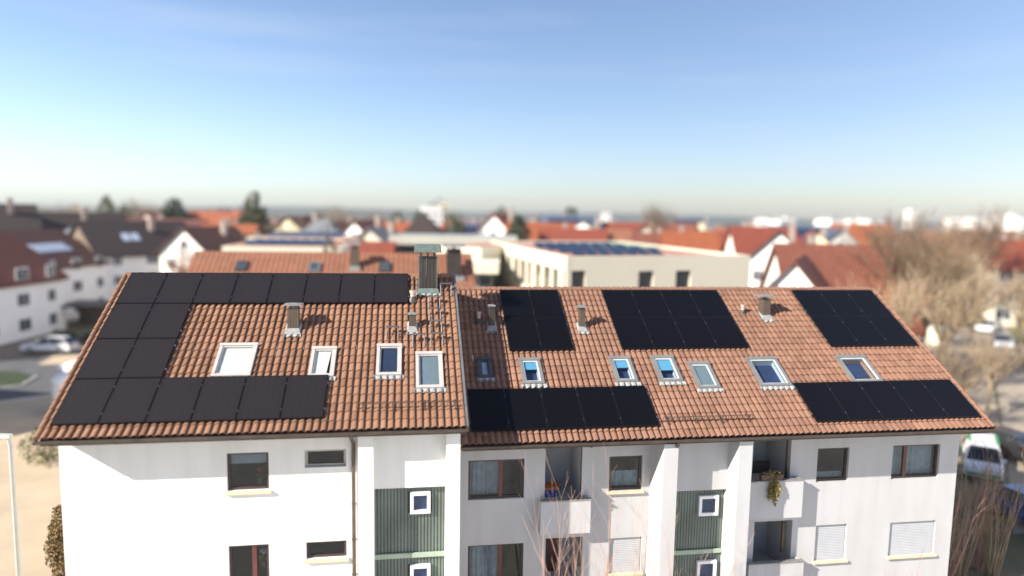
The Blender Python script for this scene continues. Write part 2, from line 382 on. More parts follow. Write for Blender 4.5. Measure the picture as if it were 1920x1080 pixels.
def under_roof(roof, parent):
    # soffit boards (below the tiles, both slopes), fascia and gutter
    y0, z0, L = roof.y0, roof.z0, roof.L; yr = y0 + L * cT; zt = z0 + L * sT
    s = MB(); t = .12
    x0, x1 = roof.u0 + .02, roof.u1 - .01
    s.prism([(y0 + .02, z0 - .07), (y0 + .80, z0 - .07 + .76 * sT / cT), (y0 + .80, z0 - .02 - .19), (y0 + .02, z0 - .02 - .19)], 'x', x0, x1)
    s.build('soffit', M_brown, parent, world=True)
    ga = MB()
    for X0, X1 in ((x0, x0 + .03), (x1 - .03, x1)):
        ga.prism([(y0 + .81, z0 + .76 * sT / cT - .26), (y0 + .81, z0 - .07 + .79 * sT / cT), (yr, zt - .05), (yr + L * cT, z0 - .05), (yr + L * cT, z0 - .25), (yr, zt - .32)], 'x', X0, X1)
    ga.build('barge_board', M_brown, parent, world=True)
    g = MB(); n = 8; r_ = .075; vs = []
    gx0, gx1 = roof.u0 - .06, roof.u1 + (.06 if roof is RL else .10)
    cy, cz = y0 - .075, z0 - .065
    prof = [(cy - r_, cz + .012)] + [(cy - math.cos(math.pi * i / n) * r_, cz - math.sin(math.pi * i / n) * r_) for i in range(n + 1)]
    prof2 = [(cy - math.cos(math.pi * i / n) * (r_ - .006), cz - math.sin(math.pi * i / n) * (r_ - .006)) for i in range(n + 1)]
    for X in (gx0, gx1): vs += [(X, *p) for p in prof]
    m = len(prof); g.add(vs, [(i, i + 1, m + i + 1, m + i) for i in range(m - 1)])
    vs = []
    for X in (gx0, gx1): vs += [(X, *p) for p in prof2]
    g.add(vs, [(i, i + 1, len(prof2) + i + 1, len(prof2) + i) for i in range(len(prof2) - 1)])
    g.add([(gx0, *p) for p in prof], [tuple(range(m))]); g.add([(gx1, *p) for p in prof], [tuple(range(m))])
    g.tube((gx0, cy - r_, cz + .012), (gx1, cy - r_, cz + .012), .011, n=6)
    g.build('gutter', M_gutter, parent, world=True)
under_roof(RL, blockL); under_roof(RR, blockR)

# ---- things on the roofs
def snow_guard(roof, u0, u1, v, parent):
    x0, x1, v = u0 * roof.k, u1 * roof.k, v * roof.k; mb = MB(); hb = .06; ht = .24
    lean = .0
    def Q(x, h): return roof.P(x, v + lean * h, h)
    for h in (.075, ht): mb.tube(Q(x0, h), Q(x1, h), .012, n=5)
    n = int((x1 - x0) / .085)
    for i in range(n + 1):
        x = x0 + (x1 - x0) * i / n; mb.tube(Q(x, .075), Q(x, ht), .008, n=4)
    k = max(2, round((x1 - x0) / .75))
    for i in range(k):
        x = x0 + .17 + (x1 - x0 - .3) * i / (k - 1)
        obox(mb, roof, x - .015, x + .015, v - .13, v + .25, .062, .07); mb.tube(roof.P(x, v - .12, .065), Q(x, ht), .011, n=5); mb.tube(Q(x, .06), Q(x, ht), .011, n=5)
    mb.build('snow_guard', M_gutter, parent, world=True)
snow_guard(RL, -1.26, 1.25, .60, blockL); snow_guard(RR, 6.48, 8.95, .49, blockR)

def px_on(roof, px, py, h=0.):
    n = Vector((0, -sT, cT)); P0 = Vector((0, roof.y0, roof.z0)) + n * h; d = ray(px, py); t = (P0 - CAM).dot(n) / d.dot(n); X = CAM + d * t - P0
    return X.x, X.y * cT + X.z * sT
def roof_step(roof, x, v, parent, w=.36, hz=.22):
    """two legs on a foot strap carrying a ribbed tread, level and standing off the slope"""
    mb = MB()
    for s in (-1, 1):
        a = roof.P(x + s * w / 2, v - .24, .075); top = roof.P(x + s * w / 2, v, .075) + Vector((0, -.02, hz))
        b = roof.P(x + s * w / 2, v + .06, .07)
        mb.tube(a, top, .017, n=5); mb.tube(b, top, .013, n=5); mb.tube(a, b, .012, n=5)
    c = roof.P(x, v, .075) + Vector((0, -.02, hz))
    mb.box(c.x - w / 2 - .02, c.y - .05, c.z, c.x + w / 2 + .02, c.y + .08, c.z + .03)
    for i in range(9): mb.box(c.x - w / 2 + i * w / 8 - .01, c.y - .05, c.z + .024, c.x - w / 2 + i * w / 8 + .01, c.y + .06, c.z + .036)
    mb.build('roof_step', M_step, parent, world=True)
for px, py in ((814.5, 580), (815.5, 602.5), (817.5, 626), (819, 650), (736, 638), (785, 652)):
    x, v = px_on(RL, px, py - 8, .07); roof_step(RL, x, v + .10, blockL, .34, .20)
x, v = px_on(RL, 836, 548, .07); roof_step(RL, x, v + .05, blockL, .34, .24)

def vent(roof, px, py, wpx, toppx, cappx, capy, parent, flash=M_lead, body=M_clad, apr=True, depth=None, capw=None):
    x, v = px_on(roof, px, py, .05); b = roof.P(x, v, .03); D = (b - CAM).dot(FW); w = wpx * D / 1280; dpt = depth or w * .95
    def zt(y):   # height on the vertical through the front face where it reads at image row y
        lo, hi = b.z, b.z + 4
        for _ in range(30):
            m = (lo + hi) / 2; P = Vector((b.x, b.y, m)) - CAM; yy = 540 - 1280 * P.dot(UP) / P.dot(FW)
            if yy > y: lo = m
            else: hi = m
        return lo
    z1 = zt(toppx); z2 = zt(capy)
    mb = MB(); mb.box(x - w / 2, b.y, b.z - .1, x + w / 2, b.y + dpt, z1)
    mb.box(x - w / 2 - .012, b.y - .012, z1, x + w / 2 + .012, b.y + dpt + .012, z1 + .018)
    for i in range(1, 4): mb.box(x - w / 2 + w * i / 4 - .004, b.y - .006, b.z, x - w / 2 + w * i / 4 + .004, b.y, z1 - .02)
    o = mb.build('vent_chimney', body, parent, world=True)
    c = MB(); cw = cappx * D / 1280
    for sx in (-1, 1):
        for sy in (.2, .8): c.tube((x + sx * w * .35, b.y + dpt * sy, z1), (x + sx * w * .35, b.y + dpt * sy, z2 - .02), .010, n=5)
    c.tube((x, b.y + dpt / 2, z1), (x, b.y + dpt / 2, z2 - .05), w * .28, n=10)
    c.box(x - cw / 2, b.y + dpt / 2 - cw * .42, z2 - .03, x + cw / 2, b.y + dpt / 2 + cw * .42, z2)
    c.add([(x - cw / 2, b.y + dpt / 2 - cw * .42, z2 + .002), (x + cw / 2, b.y + dpt / 2 - cw * .42, z2 + .002), (x + cw / 2, b.y + dpt / 2 + cw * .42, z2 + .002), (x - cw / 2, b.y + dpt / 2 + cw * .42, z2 + .002), (x, b.y + dpt / 2, z2 + .04)], [(0, 1, 4), (1, 2, 4), (2, 3, 4), (3, 0, 4)])
    c.build('cap', M_leadd, o, world=True)
    if apr:
        f = MB(); k = .07
        f.add([(x - w / 2 - .01, b.y - .012, b.z + .12), (x + w / 2 + .01, b.y - .012, b.z + .12)] + [tuple(roof.P(x - w / 2 - k, v - .15, .09)), tuple(roof.P(x + w / 2 + k, v - .15, .09))], [(0, 1, 3, 2)])
        f.add([(x - w / 2 - .01, b.y - .012, b.z + .12), (x - w / 2 - .012, b.y + dpt, b.z + .25), tuple(roof.P(x - w / 2 - k, v + .3, .085)), tuple(roof.P(x - w / 2 - k, v - .15, .09))], [(0, 1, 2, 3)])
        f.add([(x + w / 2 + .01, b.y - .012, b.z + .12), (x + w / 2 + .012, b.y + dpt, b.z + .25), tuple(roof.P(x + w / 2 + k, v + .3, .085)), tuple(roof.P(x + w / 2 + k, v - .15, .09))], [(0, 1, 2, 3)])
        f.build('flashing_skirt', flash, o, world=True, recalc=False)
        apron(roof, x - w / 2 - .09, x + w / 2 + .09, v - .25, v - .13, seed=int(px)).build('flashing', flash, o, world=True)
    return o
vent(RL, 549.5, 622, 20, 580, 33, 571, blockL)
vent(RL, 773, 618, 11, 592, 17, 588, blockL)
vent(RR, 1091.5, 618, 11, 580, 20, 575, blockR)
vent(RR, 1437, 596, 15, 562, 33, 554.5, blockR, body=M_clad, depth=.34)
vent(RR, 922, 616, 11, 578, 14, 573, blockR, body=M_cladd, flash=M_leadd)  # vent in the higher roof's shadow, its shade put into darker materials
def pipe(roof, px, py, r, toppx, m, parent, name='vent_pipe'):
    x, v = px_on(roof, px, py, .05); b = roof.P(x, v, .03); D = (b - CAM).dot(FW); H = (py - toppx) * D / 1280 * 1.05
    mb = MB(); mb.tube(b + Vector((0, 0, -.05)), b + Vector((0, 0, H)), r, n=14); mb.tube(b + Vector((0, 0, H - .09)), b + Vector((0, 0, H)), r * 1.35, n=14)
    o = mb.build(name, m, parent, world=True)
    c = MB(); c.tube(b + Vector((0, 0, -.06)), b + Vector((0, 0, .13)), r * 2.6, r * 1.15, n=14); c.build('pipe_collar', M_brown, o, world=True)
pipe(RR, 1392.5, 587, .052, 571, M_soil, blockR)
pipe(RL, 774, 562, .075, 544, M_soil, blockL)
pipe(RR, 898, 603, .055, 584, M_soil, blockR)

# main chimney on the left roof
xa, va = px_on(RL, 785.5, 546, .05); xb, _ = px_on(RL, 819, 546, .05)
b0 = RL.P(xa, va, .02); chw = xb - xa; chd = .62
ztop = b0.z + 1.30
for _ in range(40):
    P = Vector((xa, b0.y, ztop)) - CAM
    yy = 540 - 1280 * P.dot(UP) / P.dot(FW); ztop += (yy - 482) * .015
ch = MB(); ch.box(xa, b0.y, b0.z - .2, xb, b0.y + chd, ztop)
for i in range(1, 5): ch.box(xa + chw * i / 5 - .006, b0.y - .010, b0.z + .05, xa + chw * i / 5 + .006, b0.y, ztop - .03)
cho = ch.build('chimney', M_cladd, blockL, world=True)
e = MB()
for X in (xa, xb): e.box(X - .012, b0.y - .008, b0.z, X + .012, b0.y + .03, ztop)
e.box(xa + chw * .40, b0.y - .016, b0.z + .55, xa + chw * .43, b0.y - .011, ztop - .02)
e.build('corner_trim', M_cop, cho, world=True)
cc = MB()
for sx in (.12, .5, .88):
    for sy in (.12, .88): cc.box(xa + chw * sx - .03, b0.y + chd * sy - .03, ztop, xa + chw * sx + .03, b0.y + chd * sy + .03, ztop + .16)
cc.box(xa - .15, b0.y - .15, ztop + .16, xb + .15, b0.y + chd + .15, ztop + .40, taper=.03)
cc.build('chimney_cap', M_cop, cho, world=True)
fl = MB(); fl.add([(xa - .02, b0.y - .02, b0.z + .12), (xb + .02, b0.y - .02, b0.z + .12), tuple(RL.P(xb + .09, va - .16, .095)), tuple(RL.P(xa - .09, va - .16, .095))], [(0, 1, 2, 3)])
for X, s in ((xa, -1), (xb, 1)):
    fl.add([(X + s * .012, b0.y - .02, b0.z + .05), (X + s * .012, b0.y + chd, b0.z + .05 + chd * .6), tuple(RL.P(X + s * .06, va + .7, .075)), tuple(RL.P(X + s * .06, va - .16, .095))], [(0, 1, 2, 3)])
fl.build('chimney_flashing', M_cop, cho, world=True, recalc=False)
apron(RL, xa - .1, xb + .1, va - .27, va - .14, seed=5).build('flashing', M_lead, cho, world=True)

# ------------------------------------------------------------------ solar panels
ORD = ['first', 'second', 'third', 'fourth', 'fifth', 'sixth', 'seventh', 'eighth', 'ninth', 'tenth', 'eleventh', 'twelfth']
def solar(roof, x0, x1, v0, v1, label, group, clamps=True):
    w, h = x1 - x0, v1 - v0; g = .008
    base = roof.P((x0 + x1) / 2, v0, .10)
    r = empty('solar_panel', base, label=label, cat='solar panel', group=group)
    f = MB(); a, b, c, d = x0 + g, x1 - g, v0 + g, v1 - g; q = .018
    rn = random.Random(int(x0 * 50 + v0 * 700)); tz = rn.uniform(-.003, .003); H0, H1 = .100 + tz, .138 + tz
    obox(f, roof, a, a + q, c, d, H0, H1); obox(f, roof, b - q, b, c, d, H0, H1); obox(f, roof, a + q, b - q, c, c + q, H0, H1 - .0005); obox(f, roof, a + q, b - q, d - q, d, H0, H1 - .0005)
    f.build('frame', M_pframe, r, world=True)
    p = MB(); e = q - .002
    p.quad(roof.P(a + e, c + e, H1 - .004), roof.P(b - e, c + e, H1 - .004), roof.P(b - e, d - e, H1 - .004), roof.P(a + e, d - e, H1 - .004)); p.uv = [0, 0, 1, 0, 1, 1, 0, 1]
    p.quad(roof.P(a + e, c + e, H0 + .01), roof.P(a + e, d - e, H0 + .01), roof.P(b - e, d - e, H0 + .01), roof.P(b - e, c + e, H0 + .01)); p.uv += [0, 0, 1, 0, 1, 1, 0, 1]
    p.build('cells', M_cells if roof is RL else M_cells2, r, world=True, recalc=False)
    if clamps:
        for vv in (v0 + h * .2, v0 + h * .8):
            cl = MB(); obox(cl, roof, x0 - .008, x0 + .009, vv - .022, vv + .022, .098, .144); cl.tube(roof.P(x0, vv, .146), roof.P(x0, vv, .153), .009, n=6); cl.build('clamp', M_alu, r, world=True)
    return r
def lastclamps(roof, x, v0, v1, parent):
    for vv in (v0 + (v1 - v0) * .2, v0 + (v1 - v0) * .8):
        cl = MB(); obox(cl, roof, x - .004, x + .026, vv - .028, vv + .028, .085, .142); cl.build('clamp', M_alu, parent, world=True)
def array(roof, name, rows, group, side='from the left'):
    """rows: (row phrase, u start, u step, n, v0, v1)"""
    k = roof.k
    for ph, u0, du, n, v0, v1 in rows:
        for i in range(n):
            lab = f"black solar panel, {ORD[i]} {side} in {ph}"
            o = solar(roof, (u0 + i * du) * k, (u0 + (i + 1) * du) * k, v0 * k, v1 * k, lab, group)
        lastclamps(roof, (u0 + n * du) * k, v0 * k, v1 * k, o)
    # mounting rails under the rows
GL, GR = 'black solar panels on the left roof', 'black solar panels on the right roof'
V = [.275, 1.715, 3.16, 4.61, 6.04]
array(RL, 'a', [('the eaves row of the left roof', -7.93, .9875, 6, V[0], V[1]),
                ('the second row up at the left verge', -7.93, .985, 2, V[1], V[2]),
                ('the third row up at the left verge', -7.93, .985, 2, V[2], V[3]),
                ('the ridge row of the left roof', -7.93, .9885, 8, V[3], V[4])], GL)
W = [.30, 1.715, 3.19, 4.585, 5.98]
array(RR, 'b', [('the lower row nearest the higher roof', 2.79, .93, 2, W[2], W[3]), ('the ridge row nearest the higher roof', 2.79, .93, 2, W[3], W[4]),
                ('the lower row of the middle block', 6.07, .980, 4, W[2], W[3]), ('the ridge row of the middle block', 6.07, .980, 4, W[3], W[4]),
                ('the lower row at the right verge', 12.62, .985, 3, W[2], W[3]), ('the ridge row at the right verge', 12.62, .985, 3, W[3], W[4]),
                ('the eaves row beside the higher roof', 1.50, .967, 5, W[0], W[1]),
                ('the eaves row at the right end', 10.67, .985, 5, .27, 1.71)], GR)
def rails(roof, u0, u1, vs, label):
    mb = MB()
    for v in vs: obox(mb, roof, u0 * roof.k - .03, u1 * roof.k + .05, v * roof.k - .02, v * roof.k + .02, .066, .098)
    return mb
for roof, parent, specs in ((RL, blockL, [(-7.93, -2.0, (.56, 1.42)), (-7.93, -5.96, (2.0, 2.87)), (-7.93, -5.96, (3.45, 4.32)), (-7.93, -.02, (4.9, 5.75))]),
                            (RR, blockR, [(2.79, 4.65, (3.47, 4.3, 4.86, 5.7)), (6.07, 9.99, (3.47, 4.3, 4.86, 5.7)), (12.62, 15.57, (3.47, 4.3, 4.86, 5.7)), (1.5, 6.33, (.58, 1.43)), (10.67, 15.59, (.56, 1.42))])):
    for u0, u1, vs in specs: rails(roof, u0, u1, vs, '').build('mounting_rails', M_alu, parent, world=True)

# ------------------------------------------------------------------ facades
def fr(px0, py0, px1, py1, Y):
    """rectangle on the plane Y read off its middle lines"""
    a = at(px0, (py0 + py1) / 2, Y); b = at(px1, (py0 + py1) / 2, Y); c = at((px0 + px1) / 2, py0, Y); d = at((px0 + px1) / 2, py1, Y)
    return a.x, d.z, b.x, c.z
def wall(parent, x0, x1, z0, z1, Y, holes, m, depth=.30, name='wall', back=None):
    """wall plane with real openings and reveals; holes = (x0,z0,x1,z1[,reveal])"""
    xs = sorted({x0, x1, *[h[0] for h in holes], *[h[2] for h in holes]}); zs = sorted({z0, z1, *[h[1] for h in holes], *[h[3] for h in holes]})
    xs = [x for x in xs if x0 <= x <= x1]; zs = [z for z in zs if z0 <= z <= z1]
    mb = MB()
    for a, b in zip(xs, xs[1:]):
        for c, d in zip(zs, zs[1:]):
            mx, mz = (a + b) / 2, (c + d) / 2
            if any(h[0] < mx < h[2] and h[1] < mz < h[3] for h in holes): continue
            mb.quad((a, Y, c), (b, Y, c), (b, Y, d), (a, Y, d))
    for h in holes:
        a, c, b, d = h[:4]; q = h[4] if len(h) > 4 else .16
        c = max(c, z0)
        mb.quad((a, Y, c), (a, Y + q, c), (a, Y + q, d), (a, Y, d)); mb.quad((b, Y, c), (b, Y, d), (b, Y + q, d), (b, Y + q, c))
        mb.quad((a, Y, d), (a, Y + q, d), (b, Y + q, d), (b, Y, d)); mb.quad((a, Y, c), (b, Y, c), (b, Y + q, c), (a, Y + q, c))
    if back:   # side and rear walls
        mb.quad((x0, Y, z0), (x0, Y, z1), (x0, back, z1), (x0, back, z0)); mb.quad((x1, Y, z0), (x1, back, z0), (x1, back, z1), (x1, Y, z1)); mb.quad((x0, back, z0), (x0, back, z1), (x1, back, z1), (x1, back, z0))
    return mb.build(name, m, parent, world=True, recalc=False)
def window(parent, r, Y, frame, kind='dark', sashes=(), sill=True, reveal=.16, label=None, fw=.07, slide=None):
    x0, z0, x1, z1 = r[:4]; y = Y + reveal; mb = MB()
    yf0, yf1 = y - .07, y
    mb.box(x0, yf0, z0, x0 + fw, yf1, z1); mb.box(x1 - fw, yf0, z0, x1, yf1, z1); mb.box(x0 + fw, yf0, z0, x1 - fw, yf1, z0 + fw); mb.box(x0 + fw, yf0, z1 - fw, x1 - fw, yf1, z1)
    w = mb.build('window', frame, parent, world=True)
    if label: w['label'] = label
    for s in sashes:
        X = x0 + (x1 - x0) * s; d = MB(); d.box(X - .06, yf0 - .008, z0 + fw * .4, X + .06, yf1 - .004, z1 - fw * .4); d.build('mullion', M_winr, w, world=True)
    g = MB(); g.box(x0 + fw, y - .035, z0 + fw, x1 - fw, y - .028, z1 - fw); g.build('pane', M_glass, w, world=True)
    r2 = MB(); D = 1.1
    r2.quad((x0, y + D, z0), (x1, y + D, z0), (x1, y + D, z1), (x0, y + D, z1)); r2.quad((x0, y, z0), (x0, y + D, z0), (x0, y + D, z1), (x0, y, z1)); r2.quad((x1, y, z0), (x1, y, z1), (x1, y + D, z1), (x1, y + D, z0))
    r2.quad((x0, y, z0), (x1, y, z0), (x1, y + D, z0), (x0, y + D, z0)); r2.quad((x0, y, z1), (x0, y + D, z1), (x1, y + D, z1), (x1, y, z1))
    r2.build('room', M_room, w, world=True, recalc=False)
    def drape(a, b, c, d, yy, m, name, amp=.03, n=40):
        q = MB(); vs = []
        for i in range(n + 1):
            X = a + (b - a) * i / n; yo = yy + amp * math.sin(i * 1.1) * (.6 + .4 * math.sin(i * .37)); vs += [(X, yo, c), (X, yo, d)]
        q.add(vs, [(2 * i, 2 * i + 2, 2 * i + 3, 2 * i + 1) for i in range(n)]); return q.build(name, m, w, world=True, recalc=False)
    if kind == 'curtain': drape(x0 + fw, x1 - fw, z0 + fw, z1 - fw, y + .12, M_curt, 'curtain')
    if kind == 'part_curtain': drape(x0 + fw, x0 + (x1 - x0) * .62, z0 + fw, z1 - fw, y + .12, M_curt, 'curtain')
    if kind == 'cafe': drape(x0 + fw, x1 - fw, z0 + fw, z0 + (z1 - z0) * .5, y + .10, M_curt, 'curtain')
    if kind == 'valance': drape(x0 + fw, x1 - fw, z0 + fw, z0 + (z1 - z0) * .22, y + .10, M_curt, 'curtain')
    if kind in ('blind', 'shutter'):
        t = .34 if kind == 'blind' else (slide or 1.0); q = MB(); za = z1 - (z1 - z0) * t; n = max(4, int((z1 - za) / .055))
        yy = y - .09 if kind == 'shutter' else y + .03
        for i in range(n):
            c, d = za + (z1 - za) * i / n, za + (z1 - za) * (i + 1) / n
            q.quad((x0 + .02, yy, c), (x1 - .02, yy, c), (x1 - .02, yy - .010, (c + d) / 2), (x0 + .02, yy - .010, (c + d) / 2)); q.quad((x0 + .02, yy - .010, (c + d) / 2), (x1 - .02, yy - .010, (c + d) / 2), (x1 - .02, yy, d), (x0 + .02, yy, d))
        q.build('roller_shutter' if kind == 'shutter' else 'blind', M_shutter, w, world=True, recalc=False)
    if sill:
        q = MB(); q.box(x0 - .06, Y - .09, z0 - .07, x1 + .06, Y + .09, z0 - .003); q.build('sill', M_sill, w, world=True)
    return w

YL, YR_ = 18.15, 19.5; FL, FRY = 17.55, 18.42
back = 28.6
# --- left block
xL0, xL1 = -8.72, 1.36
wl = [(fr(425, 849, 504, 920, YL), 'blind', (), 'square window with a half lowered pale blind'), (fr(571, 843, 649, 876, YL), 'dark', (), 'narrow horizontal slit window, upper one'),
      (fr(429, 1022, 505, 1100, YL), 'dark', (.62,), 'lower square window with flowers inside'), (fr(574, 1015, 650, 1047, YL), 'dark', (), 'narrow horizontal slit window above a sandy sill')]
zL = 8.02
stair0, stair1 = -1.02, 1.06
wall(blockL, xL0, stair0, 0, zL, YL, [w[0] for w in wl], M_white, back=None)
wall(blockL, xL0 + .02, xL1 - .02, 0, zL - .1, back, [], M_white, name='rear_wall')
for i, (r, k, s, lab) in enumerate(wl): window(blockL, r, YL, M_winf if i != 1 else M_greym, k, s, sill=i != 1, label=lab)
def gables(parent, roof, x0, x1, Y, z, m):
    yr = roof.y0 + roof.L * cT; zt = roof.z0 + roof.L * sT - .3
    for X in (x0, x1):
        mb = MB(); mb.prism([(Y + .004, 0), (Y + .004, z), (yr, zt), (back - .05, z - .1), (back - .05, 0)], 'x', X, X + (.25 if X == x0 else -.25)); mb.build('gable_wall', m, parent, world=True)
gables(blockL, RL, xL0, xL1 - .03, YL, zL, M_white)
def stair_bay(parent, xa, xb, fins, Yf, Yb, ztop_fin, zpanel0, zpanel1, smalls, ledge, roofz, m, gm):
    for a, b in fins:
        f = MB(); f.box(a, Yf, 0, b, Yb + .3, ztop_fin); f.build('fin_wall', m, parent, world=True)
    p = MB(); p.box(xa, Yb - .12, zpanel0, xb, Yb + .2, zpanel1); p.build('stair_wall', m, parent, world=True)
    # profiled green cladding with vertical ribs, openings for the small windows
    g = MB(); n = int((xb - xa) / .09); w = (xb - xa) / n
    zs = sorted([0, zpanel0] + [z for s in smalls for z in (s[1], s[3])])
    for i in range(n):
        X = xa + i * w
        for c, d in zip(zs, zs[1:]):
            if any(s[0] - .02 < X + w / 2 < s[2] + .02 and s[1] - .01 < (c + d) / 2 < s[3] + .01 for s in smalls): continue
            g.box(X, Yb + .04, c, X + w * .62, Yb + .09, d); g.quad((X + w * .72, Yb + .06, c), (X + w, Yb + .06, c), (X + w, Yb + .06, d), (X + w * .72, Yb + .06, d))
    g.build('green_cladding', gm, parent, world=True)
    l = MB(); l.box(xa, Yb - .03, ledge, xb, Yb + .015, ledge + .13); l.build('ledge', M_greenl, parent, world=True)
    for s in smalls:
        x0, z0, x1, z1 = s; fwd = .09; f = MB(); y0, y1 = Yb - .06, Yb + .10
        f.box(x0, y0, z0, x0 + fwd, y1, z1); f.box(x1 - fwd, y0, z0, x1, y1, z1); f.box(x0 + fwd, y0, z0, x1 - fwd, y1, z0 + fwd); f.box(x0 + fwd, y0, z1 - fwd, x1 - fwd, y1, z1)
        fo = f.build('window', M_pvcw, parent, world=True); fo['label'] = 'small square white framed stairwell window'
        g2 = MB(); g2.box(x0 + fwd, Yb + .0, z0 + fwd, x1 - fwd, Yb + .01, z1 - fwd); g2.build('pane', M_glass, fo, world=True)
        g3 = MB(); g3.quad((x0, Yb + .05, z0), (x1, Yb + .05, z0), (x1, Yb + .05, z1), (x0, Yb + .05, z1)); g3.build('blind', mat('blue_stair_backing', (.06, .10, .26), .8), fo, world=True, recalc=False)  # added blue sheet close behind the pane, standing in for blue glass
a = at(0, 0, 1)
Yb = 18.05
f1 = (at(671, 850, FL).x, at(700, 850, FL).x); f2 = (at(837, 850, FL).x, at(863, 850, FL).x)
stair_bay(blockL, f1[1], f2[0], (f1, f2), FL, Yb, 8.12, at(770, 911, Yb).z, 8.2, [fr(769, 923, 807, 963, Yb - .05), fr(769, 1060, 807, 1100, Yb - .05)], at(770, 1045, Yb).z, 0, M_white, M_green)
def downpipe(parent, px, pts, r=.05):
    mb = MB(); mb.path([Vector(p) for p in pts], r, 10)
    for z in range(int(pts[-1][2]) + 1, int(pts[-2][2])): mb.tube((pts[-1][0], pts[-1][1], z - .02), (pts[-1][0], pts[-1][1], z + .02), r * 1.25, n=10)
    mb.build('downpipe', M_gutter, parent, world=True)
xd = at(663, 900, YL - .09).x
downpipe(blockL, 0, [(xd - .02, RL.y0 - .07, RL.z0 - .12), (xd, RL.y0 + .02, RL.z0 - .24), (xd, YL - .09, RL.z0 - .62), (xd, YL - .09, 0)])

# --- right block
xR0, xR1 = 1.38, 18.05; zR = 7.16; Y = YR_
rw = [(fr(878, 862, 983, 936, Y), 'part_curtain', (.58,), 'wide window with two sashes and a net curtain, top left of the block', False), (fr(877, 1021, 981, 1105, Y), 'part_curtain', (.58,), 'wide window of the lower floor with a net curtain', False),
      (fr(1142, 855, 1204, 920, Y), 'cafe', (), 'square window with a half curtain beside the downpipe', True), (fr(1142, 1008, 1202, 1074, Y), 'shutter', (), 'window with a closed shutter and two small vents beside the downpipe', True),
      (fr(1532, 840, 1591, 903, Y), 'valance', (), 'square dark window with a short curtain', False), (fr(1673, 834, 1761, 897, Y), 'curtain', (.30,), 'wide dark framed window near the right corner', False),
      (fr(1528, 984, 1586, 1050, Y), 'shutter', (), 'square window with the shutter fully down', True), (fr(1667, 978, 1752, 1040, Y), 'shutter', (), 'wide window with the shutter fully down', True)]
logg = [fr(1022, 836, 1091, 942, Y), fr(1022, 1008, 1091, 1115, Y), fr(1412, 800, 1483, 905, Y), fr(1412, 977, 1483, 1080, Y)]
logg = [(a, b, c, min(d, zR - .001)) for a, b, c, d in logg]
LD = 1.5
stR0, stR1 = at(1250, 900, Y).x, at(1404, 900, Y).x
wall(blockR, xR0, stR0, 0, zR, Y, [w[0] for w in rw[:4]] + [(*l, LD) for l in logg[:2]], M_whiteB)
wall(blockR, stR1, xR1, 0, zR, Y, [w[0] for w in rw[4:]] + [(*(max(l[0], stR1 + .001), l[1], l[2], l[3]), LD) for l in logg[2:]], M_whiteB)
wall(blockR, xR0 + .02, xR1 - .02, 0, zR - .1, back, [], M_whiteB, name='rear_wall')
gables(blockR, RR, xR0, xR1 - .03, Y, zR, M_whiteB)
for r, k, s, lab, sl in rw: window(blockR, r, Y, M_winf, k, s, sill=sl, label=lab)
for i, l in enumerate(logg):
    x0, z0, x1, z1 = l
    b = MB(); b.quad((x0, Y + LD, z0), (x1, Y + LD, z0), (x1, Y + LD, z1), (x0, Y + LD, z1)); bo = b.build('balcony_wall', M_whiteB, blockR, world=True, recalc=False)
    # door with glass
    d = MB(); dx0, dx1 = (x0 + .08, x0 + .72) if i < 2 else (x0 + .1, x0 + .75); zb = z0 - .9
    d.box(dx0, Y + LD - .08, zb if i % 2 else z1 - .42, dx1, Y + LD - .01, z1 - .12 if i % 2 else z1 - .10)
    d.build('balcony_door' if i % 2 else 'high_window', M_winr, blockR, world=True)
    fl_ = MB(); fl_.box(x0, Y + .01, z0 - 1.05, x1, Y + LD, z0 - .95); fl_.build('balcony_floor', M_leadd, blockR, world=True)
# projecting balcony parapets
def parapet(px0, px1, py0, py1, pr, lab):
    x0 = at(px0, py0, Y - pr).x; x1 = at(px1, py0, Y - pr).x; z1 = at(px0, py0, Y - pr).z; z0 = at(px0, py1, Y - pr).z
    mb = MB(); mb.box(x0, Y - pr, z0, x1, Y - pr + .12, z1); mb.box(x0, Y - pr + .12, z0, x0 + .12, Y - .003, z1); mb.box(x1 - .12, Y - pr + .12, z0, x1, Y - .003, z1); mb.box(x0 + .12, Y - pr + .12, z0, x1 - .12, Y - .003, z0 + .14)
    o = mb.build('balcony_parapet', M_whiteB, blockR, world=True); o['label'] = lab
    c = MB(); c.box(x0 - .02, Y - pr - .02, z1, x1 + .02, Y - pr + .14, z1 + .035); c.build('coping', M_leadd, o, world=True)
    return x0, x1, z0, z1
parapet(1014, 1108, 942, 1004, .35, 'upper parapet on the left of the right block'); 
B2 = parapet(1404, 1507, 905, 975, .35, 'upper parapet on the right with the trailing plant'); B3 = parapet(1404, 1507, 1060, 1130, .35, 'lower parapet on the right')
fa = (at(1245, 850, FRY).x, at(1272, 850, FRY).x); fb = (at(1386, 850, FRY).x, at(1411, 850, FRY).x); Yb2 = 19.2
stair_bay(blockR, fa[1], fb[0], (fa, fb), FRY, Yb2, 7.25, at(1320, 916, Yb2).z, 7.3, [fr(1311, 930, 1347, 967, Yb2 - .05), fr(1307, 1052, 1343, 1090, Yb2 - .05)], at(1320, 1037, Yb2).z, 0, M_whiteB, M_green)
xd = at(1237, 900, Y - .09).x
downpipe(blockR, 0, [(xd + .10, RR.y0 - .07, RR.z0 - .12), (xd + .10, RR.y0, RR.z0 - .26), (xd, Y - .09, RR.z0 - .85), (xd, Y - .09, 0)], .055)
xd = at(1089, 900, Y + .1).x
downpipe(blockR, 0, [(xd, RR.y0 + .1, RR.z0 - .22), (xd + .03, Y + .10, RR.z0 - .5), (xd + .03, Y + .10, 3)], .045)
xd = at(1474, 900, Y + .2).x
